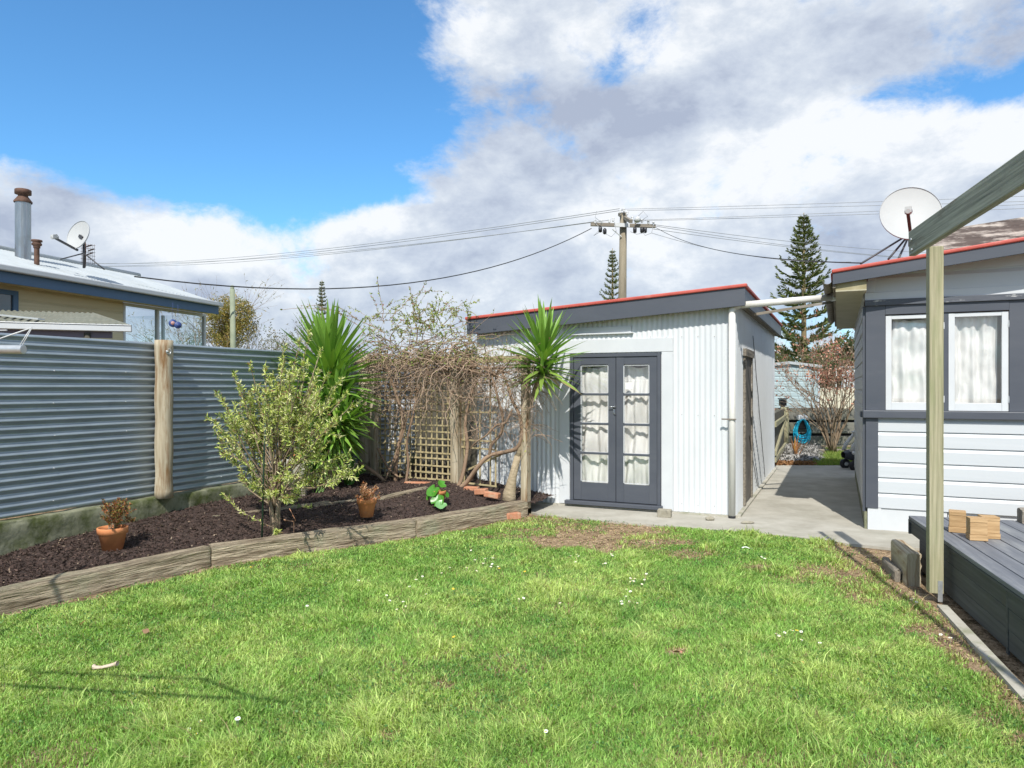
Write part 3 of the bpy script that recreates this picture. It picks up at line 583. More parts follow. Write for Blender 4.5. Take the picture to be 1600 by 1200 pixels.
curtain('curtain',C,LF,NF,mid+.05,ad0-.08,gz0-.1,gz1+.05,.10,'creased white curtain hanging behind the left shed door beside the lock',1.3)
curtain('curtain',C,LF,NF,ad1+.08,mid-.05,gz0-.1,gz1+.05,.10,'creased white curtain hanging behind the right shed door with the paper notice',4.1)
m=MB(); m.wallbox(C,LF,NF,ad1-.3,ad0+.3,0,zdt+.1,-.62,-.60); m.build('inner_lining',M['dark'],shed)
# side opening
sa0,_=onw(1160.5,600,C,U); sa1,sz=onw(1172.5,560,C,U); m=MB()
m.wallbox(C,U,V,sa0,sa0+.10,.06,sz,.0,.035); m.wallbox(C,U,V,sa1-.08,sa1,.06,sz,.0,.035); m.wallbox(C,U,V,sa0-.03,sa1+.03,sz,sz+.10,.0,.05); m.build('side_door_frame',M['weatherwood'],shed)
m=MB(); m.wallbox(C,U,V,sa0+.101,sa1-.081,.07,sz-.001,.01,.018); m.build('side_door',mat('weathered_door',(.10,.09,.08),(.20,.18,.16),rough=.8,bump=.3),shed)
m=MB()
for (x0,y0,x1,y1) in ((1174,525,1193,745),(1168,680,1181,760)):
    a0,z0=onw(x0,y0,C,U); a1,z1=onw(x1,y1,C,U); m.tube([C+U*(a0+(a1-a0)*k/8)+V*(.022+.004*(k%2))+UP*(z0+(z1-z0)*k/8-.02*math.sin(math.pi*k/8)) for k in range(9)],.005,6)
tag(m.build('cable',M['wire']),'thin black tubes standing in for shadow lines slanting down the shed side wall','cable')  # black tubes laid on the wall in place of cast shadow lines
# ------------------------------------------------------------------ right house
HO=Vector((4.07,8.25,0)); HN=-U
house=thing('weatherboard_house',HO,'white weatherboard house with charcoal trim and red edged roof behind the deck','house')
def hz(x,y): return onw(x,y,HO,V)
z_base=hz(1374,793)[1]; z_sb=hz(1374,653)[1]; z_st=hz(1374,641)[1]; z_fr=hz(1374,478)[1]; z_ft=hz(1374,469)[1]; z_wl=hz(1374,457)[1]
OFH=HO-U*.35
fa0,fz0=onw(1301,423,OFH,V); fa1,fz1=onw(1600,372,OFH,V); ks=(fz1-fz0)/(fa1-fa0); HL=6.5
def hr(a): return fz0+ks*(a-fa0)
print('house',z_base,z_st,z_fr,fa0,fz0,ks)
BD=5.2
def boards(O,D,Nn,a0,a1,z0,z1,h,name,parent=house,ztop=None,nu=1,mt=M['board']):
    m=MB(); prof=[]; z=z0; k=0
    while z<z1-1e-4:
        zz=min(z+h,z1); prof+= [(.003,z),(.021,z+.0005),(.021,z+(zz-z)*.74),(.0045,z+(zz-z)*.93),(.0035,zz-.0005)]; z=zz
    vs=[];fs=[];ls=[]; so=rnd(0,50)
    for i in range(nu+1):
        a=a0+(a1-a0)*i/nu
        for (o,z) in prof:
            if ztop: z=min(z,ztop(a))
            vs.append(Vector((O.x,O.y,0))+D*a+Nn*o+UP*z); ls.append((a+so+(z//h)*3,0,z))
    n=len(prof)
    for i in range(nu):
        for j in range(n-1): fs.append((i*n+j,(i+1)*n+j,(i+1)*n+j+1,i*n+j+1))
    m.add(vs,fs,ls); return m.build(name,mt,parent)
ax,_=hz(1372,700)
boards(HO,V,HN,ax,HL,z_base,z_sb-.002,(z_sb-z_base)/5.85,'weatherboards')
boards(HO,V,HN,.03,HL,z_wl,4.0,.21,'upper_weatherboards',ztop=lambda a:hr(a)-.05,nu=30)
m=MB(); m.wallbox(HO,V,HN,0,ax,z_base-.005,z_sb,.0,.032); m.build('corner_board',M['charcoal'],house,bevel=.003)
m=MB(); m.wallbox(HO,V,HN,-.03,HL,z_sb,z_st,.0,.075); m.build('sill_band',M['charcoal'],house,bevel=.008)
m=MB(); m.wallbox(HO,V,HN,-.01,HL,z_fr-.0,z_ft,.0,.06); m.build('head_moulding',M['peel'],house,bevel=.004)
m=MB(); m.wallbox(HO,V,HN,-.01,HL,z_ft+.002,z_wl,.0,.030); m.wallbox(HO,V,HN,0,.10,z_wl+.001,z_wl+.13,.0,.026); m.build('frieze_board',M['white'],house,bevel=.003)
m=MB(); m.wallbox(HO,V,HN,.02,.11,z_wl+.13,hr(.1)-.12,.022,.035); m.build('frieze_block',M['white'],house)
# window surround
w0,_=hz(1383,560); w1,_=hz(1474,560); w2,_=hz(1481,560); w3,_=hz(1576,560); zw0=hz(1383,640)[1]; zw1=hz(1383,492)[1]; zt_=z_fr
m=MB(); m.wallbox(HO,V,HN,0,w0,z_st+.001,zt_-.001,.0,.030); m.wallbox(HO,V,HN,w3,HL,z_st+.001,zt_-.001,.0,.030); m.wallbox(HO,V,HN,w0+.001,w3-.001,zw1,zt_-.001,.0,.034); m.wallbox(HO,V,HN,w1,w2,z_st+.001,zw1-.001,-.03,.02)
m.build('window_surround',M['charcoal'],house,bevel=.002)
def sash(a0,a1,nm='window'):
    f=.060; z0=z_st+.004; z1=zw1-.012; m=MB()
    m.wallbox(HO,V,HN,a0,a0+f,z0,z1,-.03,.018); m.wallbox(HO,V,HN,a1-f,a1,z0,z1,-.03,.018); m.wallbox(HO,V,HN,a0+f,a1-f,z1-f*.7,z1,-.03,.016); m.wallbox(HO,V,HN,a0+f,a1-f,z0,z0+f*1.45,-.03,.016)
    s=m.build(nm,M['white'],house,bevel=.003)
    m=MB(); m.wallbox(HO,V,HN,a0+f,a1-f,z0+f,z1-f*.6,-.012,-.008); m.build('pane',M['glass'],s)
    m=MB()
    for zz in (z0+.12,z1-.14): m=MB(); m.lathe([(.008,-.03),(.010,0),(.008,.045)],HO+V*(a1+.004)+HN*.02+UP*zz,8); m.build('hinge',M['white'],s)
    pass; return z0+f,z1-f*.6
zz0,zz1=sash(w0+.004,w1-.004); sash(w2+.004,w3-.004)
curtain('curtain',HO,V,HN,w0+.03,w1-.03,zz0-.02,zz1+.03,.09,'white curtain in the house window left of the pergola post',2.2,.5)
curtain('curtain',HO,V,HN,w2+.05,w3-.085,zz0-.02,zz1+.03,.09,'white curtain in the house window right of the pergola post',5.9,.3)
m=MB(); m.wallbox(HO,V,HN,w0-.2,w3+.3,z_st-.3,zw1+.3,-.8,-.78); m.build('room_lining',mat('room_wall',(.40,.35,.26),(.48,.43,.33)),house)
# base boards
bb,_=hz(1480,820); m=MB(); m.wallbox(HO,V,HN,.02,bb,.0,z_base-.004,-.04,.004); m.wallbox(HO,V,HN,.02,.16,.0,z_base-.006,.005,.02); m.wallbox(HO,V,HN,bb+.01,HL,.1,z_base-.004,-.04,-.012); m.build('base_board',M['white'],house,bevel=.002)
# side wall
HS=-V; SOH=HO
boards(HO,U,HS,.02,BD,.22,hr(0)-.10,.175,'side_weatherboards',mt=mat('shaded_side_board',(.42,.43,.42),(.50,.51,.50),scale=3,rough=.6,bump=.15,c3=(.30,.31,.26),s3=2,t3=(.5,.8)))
m=MB(); m.wallbox(HO,U,HS,-.0,.10,.22,z_fr,-.0,.03); m.build('side_corner_board',M['charcoal'],house,bevel=.002)
m=MB(); m.wallbox(HO,U,HS,.0,BD,0,.22,-.02,.012); m.build('side_base_board',M['mossconc'],house)
m=MB(); m.wallbox(HO,U,HS,.1,.45,1.30,1.36,.02,.05); m.build('side_sill',M['charcoal'],house)
# roof, fascias, eave
m=MB()
def hroof(a,b):
    aa=fa0-.02+(HL-fa0)*b; d=-.36+(BD+.7)*a
    return Vector((HO.x,HO.y,0))+V*aa+U*d+UP*(hr(aa)-.035+.008*math.sin(2*math.pi*d/.076))
m.grid(hroof,560,2); m.build('roof',M['red'],house)
m=MB(); m.wallbox(OFH,V,HN,fa0-.01,HL,fz0-.028,fz0+.012,-.06,.02,hr(HL)-.028,hr(HL)+.012); m.build('roof_capping',M['red'],house,bevel=.012)
m=MB(); m.wallbox(OFH,V,HN,fa0,HL,fz0-.155,fz0-.029,-.025,.0,hr(HL)-.155,hr(HL)-.029); m.build('front_fascia',M['charcoal'],house,bevel=.003)
m=MB(); m.wallbox(OFH+U*.03,U,HS,0,BD+.5,fz0-.19,fz0-.05,-fa0-.03,-fa0); m.build('side_fascia',M['weatherwood'],house)
m=MB(); e0=-fa0
EAVE=mat('eave_timber',(.22,.19,.10),(.36,.32,.20),rough=.8,bump=.2)
for k in range(9):      # rafters and soffit boards under the eave
    m=MB(); m.wallbox(OFH+U*(.05+k*.6),U,HS,0,.05,fz0-.22,fz0-.06,-.0,e0-.03); m.build('rafter',EAVE,house)

m=MB(); m.wallbox(OFH+U*.03,U,HS,0,BD+.5,fz0-.235,fz0-.222,0,e0-.03); m.build('soffit',mat('soffit_paint',(.34,.32,.22),(.44,.41,.30),rough=.8),house)
gut=[]
m=MB(); 
def gutf(a,b):
    th=math.pi*b; return OFH+U*(.06+(BD+.35)*a)+HS*(e0+.055-.05*math.cos(th))+UP*(fz0-.085-.055*math.sin(th))
m.grid(gutf,3,10); g_=m.build('gutter',M['weatherwood'],house,solid=.003)
# lichened board standing on the roof
OL=HO+U*.55; la0,lz0=onw(1455,362,OL,V); la1,lz1=onw(1600,339,OL,V)
k2=(lz1-lz0)/(la1-la0); m=MB(); m.wallbox(OL,V,HN,la0-.02,HL,hr(la0)-.04,lz0,-.05,0,hr(HL)-.04,lz0+k2*(HL-la0)); m.build('ridge_board',M['lichen'],house,bevel=.004)
# ------------------------------------------------------------------ PVC drain pipe between house and shed
pr=thing('drain_pipe',C+Vector((-.05,-.06,0)),'cream plastic pipe from the house gutter down the shed corner','pipe')
pz=onw(1146,478,C-U*.06,LF)[1]; pc=C-U*.075+LF*.035
m=MB(); m.tube([pc+UP*.05,pc+UP*(pz-.07)],.042,18); m.build('downpipe',M['pvc'],pr)
q1=px(1318,463,9.0); q0=pc+UP*(pz)
dd=(q1-q0).normalized(); el=[pc+UP*(pz-.08)]
for k in range(7):
    t=k/6; el.append(q0-UP*.08*(1-t)**2+dd*.09*t*t)
m=MB(); m.tube(el,.046,16); m.build('elbow',M['pvc'],pr)
m=MB(); m.tube([q0+dd*.07,q1],.042,18); m.build('cross_pipe',M['pvc'],pr)
m=MB(); m.tube([q1-dd*.16,q1+dd*.10],.05,16); m.build('coupling',M['gutter'],pr)
m=MB(); bz=H+(HY-655)/F*8.9; m.wallbox(pc,LF,NF,-.055,.12,bz-.008,bz+.008,.030,.050); m.build('bracket',M['weatherwood'],pr)
m=MB(); m.lathe([(.044,0),(.044,.05)],pc+UP*.0,16); m.build('pipe_shoe',M['black'],pr)
st_=onw(1182,488,C+V*.0,U); m=MB(); p0=px(1180,491,9.35); p1=px(1306,471,9.6); m.bar(p0,p1,.06,.035); tag(m.build('timber_strut',M['weatherwood']),'thin brown timber strut spanning between shed and house eaves under the white pipe','strut')

# ------------------------------------------------------------------ deck and pergola
DD=Vector((.28,.96,0)).normalized(); DW=Vector((DD.y,-DD.x,0)); DC=Vector((3.69,6.68,0)); DZ=.455
deck=thing('deck',DC,'low dark grey timber deck with boarded side against the lawn','deck')
for k in range(19):
    m=MB(); o=.004+k*.143; L=5.2; a=.0+rnd(-.006,.006)
    m.box(DC+DW*(o+.068)-DD*(L/2+a)+UP*(DZ-.016),DD,DW,UP,L,.134,.032); m.build('deck_board',M['deck'],deck,bevel=.004)
m=MB(); m.box(DC-DD*2.6+DW*.012+UP*(DZ-.033-.009),DD,DW,UP,5.2,.02,.018); m.build('edge_batten',M['deckface'],deck)
for k,(z0,z1) in enumerate(((.295,.402),(.165,.292),(.035,.162))):
    for (a0,a1) in (((0 if k==0 else .32),2.35),(2.355,5.2)):
        m=MB(); m.box(DC-DD*((a0+a1)/2)+DW*(.028+.002*k)+UP*((z0+z1)/2),DD,DW,UP,a1-a0,.022,z1-z0); m.build('side_board',M['deckface'],deck,bevel=.003)
m=MB(); m.box(DC-DD*.35+DW*.06+UP*.2,DD,DW,UP,.07,.07,.4); m.build('deck_post',M['deckface'],deck); m=MB(); m.box(DC-DD*2.36+DW*.022+UP*.2,DD,DW,UP,.03,.012,.38); m.build('deck_post',M['deckface'],deck)
m=MB(); m.box(DC+DW*1.3-DD*.02+UP*(DZ-.10),DW,DD,UP,2.6,.025,.13); m.build('end_board',M['deckface'],deck,bevel=.003)
m=MB(); 
for k in range(3): m.box(DC+DW*1.3-DD*(.4+k*1.4)+UP*.2,DW,DD,UP,2.3,.04,.38)
m.build('joist',M['darkwood'],deck)
# blocks beside the deck corner
def timber(p,ax,l,w,h,label,mt,name='timber_block',cat='block',seed=0,group=None):
    ax=Vector(ax).normalized(); p=Vector(p); s=sleeper((p-ax*l/2).to_2d(),(p+ax*l/2).to_2d(),label,p.z+h,w,name,p.z-.01,cat,mt,group); return s
timber(DC-DD*.50-DW*.075,DD,.58,.12,.27,'upright block of weathered timber against the far corner of the deck','roundpost')
timber(DC-DD*.42-DW*.20,DD,.52,.06,.10,'low strip of old timber on the dirt at the far corner of the deck','weatherwood')
sleeper((DC+DW*.86-DD*.18).to_2d(),(DC+DW*2.6-DD*.16).to_2d(),'pale weathered beam lying on the deck against the house wall',DZ+.125,.13,'timber_beam',DZ+.002,'beam','weatherwood')
def pallet_block(p,ang,label,flip=1):
    t=thing('wooden_block',p,label,'block','pallet offcuts on the deck'); a=Vector((math.cos(ang),math.sin(ang),0)); b=Vector((-a.y,a.x,0)); p=Vector(p)
    m=MB(); m.box(p+UP*.094,a,b,UP,.118,.108,.094); m.build('core_block',M['lightwood'],t,bevel=.003)
    m=MB(); m.box(p+UP*.024+b*.0,a,b,UP,.125,.115,.044); m.build('base_board',M['lightwood'],t,bevel=.002)
    m=MB(); m.box(p+UP*.158,a,b,UP,.12,.112,.032); m.build('top_board',M['lightwood'],t,bevel=.003)
    return t
pb=gnd(1535,849,DZ); pallet_block(gnd(1496,833,DZ)+Vector((.03,.05,.001)),R(-30),'left pale pallet offcut standing on the deck beside the pergola post'); 
b2=pallet_block(gnd(1528,846,DZ)+Vector((.03,.06,.001)),R(-18),'front pallet offcut with stencilled green marks on the deck')
m=MB(); a=Vector((math.cos(R(-18)),math.sin(R(-18)),0)); b=Vector((-a.y,a.x,0)); c=Vector(b2['_w'])-a*.0535+UP*.1
for k,(w_,z) in enumerate(((.05,-.03),(.02,-.012),(.05,.004),(.02,.018),(.05,.032))):
    m.box(c+UP*z+b*(.0 if k%2==0 else .015*(-1)**(k//2)),b,a,UP,w_*.7,.002,.006)
m.build('stencil',flat('stencil_green',(.10,.16,.12)),b2)
pallet_block(gnd(1528,846,DZ)+Vector((.17,.13,.001)),R(-14),'small pallet offcut lying behind and right of the stencilled one on the deck')
# pergola
pg=thing('pergola',Vector((3.28,5.6,0)),'treated pine pergola post carrying a long weathered beam over the deck edge','pergola')
PB=Vector((3.262,5.53,0)); m=MB(); pw=.098
m.box(PB+UP*(2.80/2+.0),UP,DW,DD,2.66,pw,pw); m.build('post',M['pine'],pg,bevel=.005)
post=pg.children[0]
m=MB(); m.box(PB-DD*.051+DW*.024+UP*.09,DW,DD,UP,.032,.003,.16); m.build('bracket',M['zinc'],post)
b0=px(1424,381,5.45); b0.z=H+(HY-381)/F*5.45; 
m=MB(); bdir=Vector((-.31,-.945,0)).normalized()
q0=px(1425,381.5,5.47); q1=px(1600,265,3.92); bdir=(q1-q0).normalized(); q1=q0+bdir*5.2
side=UP.cross(bdir).normalized(); upb=bdir.cross(side)
if upb.z<0: upb=-upb
m.box((q0+q1)/2,bdir,side,upb,5.2,.05,.188); beam=m.build('beam',M['beam'],pg,bevel=.006)
m=MB(); 
outw = side if side.dot(Vector((-1,0,0)))>0 else -side
for (d,zo) in ((.06,.02),(.07,-.06)): m.lathe([(0,0),(.011,0),(.011,.006),(0,.008)],q0+bdir*d+outw*.026+upb*zo,10,outw); m.build('bolt',M['zinc'],beam); m=MB()

# kerb
m=MB(); m.bar(gnd(1472,950)+UP*.0,gnd(1610,1100),.07,.05); m.bar(gnd(1612,1102),Vector((2.1,1.6,0)),.07,.05); tag(m.build('kerb_strip',M['conc_pale']),'narrow concrete mowing strip along the foot of the deck','kerb')
# ------------------------------------------------------------------ plants
def strap_leaf(m,base,d,L,W,droop,tw=0,col=(.1,.2,.03,1),n=6):
    """sword leaf: V-folded strip"""
    d=Vector(d).normalized(); S=d.cross(UP)
    if S.length<.05: S=Vector((1,0,0))
    S.normalize(); S=Matrix.Rotation(tw,3,d)@S; vs=[];fs=[];p=Vector(base)
    for i in range(n+1):
        t=i/n; w=W*(.45+.55*min(1,t*3.5))*(1-max(0,(t-.45)/.55)**1.6)*.5+.0006
        N_=d.cross(S).normalized()
        if N_.z<0: N_=-N_
        vs += [p-S*w+N_*w*.35,p,p+S*w+N_*w*.35]
        p=p+d*(L/n); d=(d-UP*droop*(t+.15)/n*2.2).normalized()
    for i in range(n):
        a=i*3; fs += [(a,a+1,a+4,a+3),(a+1,a+2,a+5,a+4)]
    m.add(vs,fs,None,True,0,col)
def yucca(name,base,trunk,heads,label,seed,skirt=True):
    random.seed(seed); t=thing(name,base,label,'yucca'); 
    m=MB()
    for pts,rad in trunk: m.tube(pts,rad,14,wob=.06)
    m.build('trunk',M['yuccabark'],t)
    for (c,stemdir,L,W,n,lo,spread) in heads:
        m=MB(); c=Vector(c); sd=Vector(stemdir).normalized(); e=sd.orthogonal().normalized(); g=sd.cross(e)
        for i in range(n):
            u=i/n; th=i*2.39996; inc=R(6)+R(spread)*u**.85+rnd(-.09,.09)
            d=sd*math.cos(inc)+(e*math.cos(th)+g*math.sin(th))*math.sin(inc)
            base_=c-sd*(lo*u)+(e*math.cos(th)+g*math.sin(th))*.025
            k=rnd(.75,1.15); colr=(.20*k,.36*k,.06*k,1) if u<.8 else (.24*k,.36*k,.07*k,1)
            if u>.93 and rnd(0,1)<.5: colr=(.42,.33,.16,1)
            strap_leaf(m,base_,d,L*rnd(.8,1.08)*(1-.12*u),W*rnd(.85,1.1),rnd(.0,.12)+.30*max(0,u-.45),rnd(-.4,.4),colr)
        m.build('leaf_rosette',M['yucca'],t)
    return t
yb=gnd(517,762,.33); yb=Vector((-2.42,9.55,.30))
yucca('yucca',yb,[([yb-UP*.1,yb+UP*.5+Vector((.02,0,0)),px(515,640,9.6),px(508,575,9.6)],[.10,.085,.075,.06]),([yb+UP*.3,px(530,690,9.45),px(535,655,9.4)],[.07,.06,.05])],
   [(px(514,562,9.5),(-.02,-.12,1),.86,.074,185,.6,124),(px(522,628,9.42),(.12,-.25,1),.66,.06,170,.50,138),(px(540,655,9.3),(.6,-.3,.7),.50,.05,80,.25,120),(px(512,695,9.3),(.1,-.6,.8),.45,.05,70,.2,120)],'large spiky green yucca standing between the iron fence and the vine trellis',3)
y2=Vector((-.03,9.33,.17))
yucca('yucca',y2,[([y2-UP*.05,y2+UP*.10,px(801,745,9.33),px(809,712,9.32)],[.10,.085,.052,.042]),([px(809,714,9.32),px(818,690,9.35),px(826,640,9.32),px(842,590,9.25),px(848,545,9.2)],[.042,.03,.028,.03,.04])],
   [(px(850,545,9.18),(.04,-.1,1),.66,.062,100,.34,108),(px(850,582,9.14),(.25,-.15,.9),.40,.045,34,.12,125)],'slim yucca with a swollen pale trunk leaning up in front of the shed',5)
random.seed(21)
def grow(m,tips,p,d,L,r,depth,bend=.25,grav=0,kids=3,seg=5,kmin=.5,ang=.6,n=6,shrink=.62):
    pts=[Vector(p)]; rad=[r]; d=Vector(d).normalized()
    for i in range(seg):
        d=(d+Vector((rnd(-bend,bend),rnd(-bend,bend),rnd(-bend,bend)+grav))).normalized(); pts.append(pts[-1]+d*L/seg); rad.append(r*(1-.45*(i+1)/seg))
    m.tube(pts,rad,n if r>.006 else 4,cap=r>.01)
    if depth==0: tips.append((pts,d)); return
    for k in range(kids):
        i=int(rnd(seg*kmin,seg+.99)); i=min(i,seg); q=pts[i]; a=rnd(0,2*math.pi); o=d.orthogonal().normalized(); o2=d.cross(o)
        nd=(d*math.cos(ang)+(o*math.cos(a)+o2*math.sin(a))*math.sin(ang)*rnd(.6,1.3)); grow(m,tips,q,nd,L*rnd(.65,.95),rad[i]*shrink+.0006,depth-1,bend,grav,kids,seg,kmin,ang,n,shrink)
def leafarr(tips,per,spread,every=1,tipbias=False):
    P=[];D=[]
    for pts,d in tips:
        for k in range(per):
            t=random.random()**(.6 if tipbias else 1)*(len(pts)-1); i=min(int(t),len(pts)-2); q=pts[i].lerp(pts[i+1],t-i); dd=(pts[i+1]-pts[i]).normalized()
            v=Vector((random.gauss(0,1),random.gauss(0,1),random.gauss(0,1))); P.append(q); D.append(dd*.8+v*spread)
    return np.array(P),np.array([tuple(x) for x in D])
# variegated shrub
sb=gnd(430,829,.20); sh=thing('variegated_shrub',sb,'tall yellow green variegated shrub on a bare forked trunk behind the edging sleepers','shrub')
m=MB(); stems=[]; tips=[]
for k in range(7):
    a=k*.9; m.tube([sb+Vector((math.cos(a)*.03,math.sin(a)*.03,-.03)),sb+Vector((math.cos(a)*.035,math.sin(a)*.03,.12)),sb+Vector((math.cos(a)*.05+rnd(-.02,.02),math.sin(a)*.05,.30))],[.022,.018,.014],8)
targets=[(348,628),(335,662),(352,706),(372,600),(395,585),(378,655),(405,630),(415,590),(443,556),(440,600),(465,545),(480,535),(478,580),(497,560),(505,600),(510,628),(488,640),(530,628),(525,605),(460,640),(430,665),(398,690),(412,720),(450,690),(480,690),(520,720),(548,738),(536,745),(500,735),(470,735),(445,745),(420,745),(372,730),(385,755),(360,690),(395,660),(355,640),(500,680),(515,665),(545,640),(430,770),(470,600),(418,625),(450,620),(440,575),(485,612),(465,665),(425,700),(400,745),(345,670),(420,775),(445,780),(462,768),(405,768),(450,730),(430,735),(475,755),(410,690),(440,700),(465,715),(435,640),(455,585),(425,610),(480,640),(492,595),(450,660),(415,655),(390,690),(500,700),(378,620)]
for (x,y) in targets:
    e=px(x,y,7.25+rnd(-.42,.36)); s0=sb+Vector((rnd(-.06,.06),rnd(-.06,.06),rnd(.25,.62))); mid_=(s0+e)/2+Vector((0,0,-.05*(1 if y>700 else -.3)))+Vector((rnd(-.05,.05),rnd(-.05,.05),0))
    m.tube([sb+UP*.25,s0,mid_,e],[.010,.008,.006,.003],5,cap=False)
    dmain=(e-mid_).normalized(); st=[]
    grow(m,st,mid_,dmain,.30,.005,1,.18,.03,4,5,.2,.6,4); tips+=st; grow(m,st,e-dmain*.12,dmain,.22,.004,0,.15,.03)
    tips+=[([mid_,e],dmain),([e,e+dmain*.12],dmain)]; 
# low arching shoots to the left
for tr in ([(430,823),(412,815),(395,806),(375,795),(362,780),(352,770)],[(430,822),(432,835),(438,845)]):
    q=[px(x,y,7.15-.0*i) for i,(x,y) in enumerate(tr)]; q=[Vector((a.x,a.y-.05,max(a.z,.22))) for a in q]; m.tube(q,.004,5); tips.append((q,(q[-1]-q[0]).normalized())); tips.append((q,(q[-1]-q[0]).normalized()))
m.build('branches',M['greytwig'],sh)
P,D=leafarr(tips,38,.85,tipbias=True); n=len(P)
base=np.array([.60,.69,.18])*RNG.uniform(.6,1.15,(n,1)); pale=RNG.random(n)<.42; base[pale]=np.array([.70,.70,.36])*RNG.uniform(.75,1.1,(pale.sum(),1)); dk=RNG.random(n)<.2; base[dk]=np.array([.12,.20,.05]); br_=RNG.random(n)<.05; base[br_]=np.array([.30,.16,.08])
leaves('foliage',P,D,RNG.uniform(.028,.062,n),RNG.uniform(.010,.016,n),M['leaf'],base,sh); print('shrub leaves',n)
# stake, wire
m=MB(); q=gnd(409,836,.2); m.tube([q-UP*.1,px(413,700,7.1),px(416,640,7.1)],.009,10); tag(m.build('garden_stake',flat('green_stake',(.02,.05,.03))),'thin dark green garden stake standing left of the shrub trunk','stake')
m=MB(); q=gnd(459,829,.2); m.tube([q-UP*.03,q+UP*.09,q+UP*.11-Vector((.10,0,0))],.006,8); m.tube([q+UP*.10-Vector((.09,0,0)),q+UP*.10+Vector((.02,0,0)),q+UP*.22+Vector((-.05,.02,0))],.004,6); tag(m.build('rusty_wire',M['brick']),'bent rusty wire support right of the shrub trunk','wire')
# pots
def pot(p,r,h,label,tilt=None):
    t=thing('terracotta_pot',p,label,'pot','terracotta pots in the garden bed'); m=MB()
    m.lathe([(0,0),(r*.66,0),(r*.90,h*.72),(r*.93,h*.73),(r,h*.735),(r*1.02,h*.98),(r*1.0,h),(r*.90,h),(r*.86,h*.85)],Vector(p),32); m.build('pot_body',M['terra'],t)
    m=MB(); m.lathe([(0,h*.88),(r*.88,h*.86)],Vector(p),24); m.build('pot_soil',M['soil'],t); return t
def potplant(p,h0,R_,Ht,label,cols,n,seed,parentname='potted_shrub'):
    random.seed(seed); c=Vector(p)+UP*h0; t=thing(parentname,c,label,'plant'); m=MB(); tips=[]
    for k in range(9): 
        a=rnd(0,6.28); grow(m,tips,c+Vector((rnd(-.02,.02),rnd(-.02,.02),-.02)),Vector((math.cos(a)*.7,math.sin(a)*.7,1.1)),Ht*.55,.005,2,.22,.03,3,4,.4,.6,4)
    m.build('stems',M['greytwig'],t); P,D=leafarr(tips,max(n//len(tips),1),.9); k=(np.linalg.norm((P-np.array(c+UP*Ht*.45))/np.array([R_,R_,Ht*.62]),axis=1)<1.25); P=P[k];D=D[k]; n=len(P)
    cc=np.array(cols)[RNG.integers(0,len(cols),n)]*RNG.uniform(.7,1.2,(n,1)); leaves('foliage',P,D,RNG.uniform(.014,.026,n),RNG.uniform(.008,.013,n),M['leaf'],cc,t,fold=.15); return t
p1=Vector(bedpt(.0,.5)); g1=gnd(176,859,.185); pot(g1,.125,.205,'dark orange terracotta pot with a rusty red shrub, left of the three in the bed')
rust=[(.33,.10,.04),(.45,.17,.06),(.20,.08,.035),(.40,.30,.08)]
potplant(g1,.17,.17,.26,'rusty red and green small leaved shrub in the left terracotta pot',rust+[(.14,.16,.04),(.09,.06,.03)],2600,4)
g2=gnd(573,807,.225); pot(g2,.107,.20,'bright orange terracotta pot holding a bare coppery plant, in front of the trellis')
potplant(g2,.17,.12,.19,'small coppery orange leaved plant in the middle terracotta pot',[(.62,.27,.12),(.55,.35,.2),(.38,.14,.06),(.7,.45,.28)],1300,6)
g3=gnd(686,787,.23); pot(g3,.085,.16,'small terracotta pot half hidden by big green leaves near the trellis post')
t=thing('broadleaf_plant',g3+UP*.14,'plant with large glossy round green leaves spilling from the small pot','plant')
random.seed(9)
def bigleaf(m,c,nrm,r,col):
    nrm=Vector(nrm).normalized(); e=nrm.orthogonal().normalized(); g=nrm.cross(e); vs=[c]; fs=[]; n=18
    for j,(rr) in enumerate((.55,1)):
        for k in range(n):
            a=2*math.pi*k/n; q=r*rr*(1+.06*math.sin(5*a))*(.55 if k==0 and j==1 else 1); vs.append(c+(e*math.cos(a)+g*math.sin(a))*q+nrm*(.10*r*math.sin(3*a)*rr**2+.22*r*rr**2))
    for k in range(n):
        k2=(k+1)%n; fs.append((0,1+k,1+k2)); fs.append((1+k,1+n+k,1+n+k2,1+k2))
    m.add(vs,fs,None,True,0,col)
mS=MB()
for (x,y,r,nv,k,yo) in ((677,768,.085,(-.3,-.7,.7),1,-.06),(684,783,.085,(-.2,-.75,.6),.95,-.14),(690,757,.06,(.5,-.5,.7),1.1,0),(689,800,.07,(.1,-.6,.8),2.2,-.2),(672,775,.06,(-.8,-.4,.5),.9,-.05),(696,772,.05,(.7,-.4,.5),.8,-.02)):
    m=MB(); c=px(x,y,g3.y+yo); c.z=max(c.z,.245); col=(.075*k,.26*k,.025*k,1) if k<2 else (.20,.42,.16,1); bigleaf(m,c,nv,r,col); mS.tube([g3+UP*.14,(g3+UP*.16+c)/2+UP*.03,c],.004,5); m.build('leaf',M['yucca'],t)
mS.build('stems',flat('green_stem',(.12,.25,.06)),t)
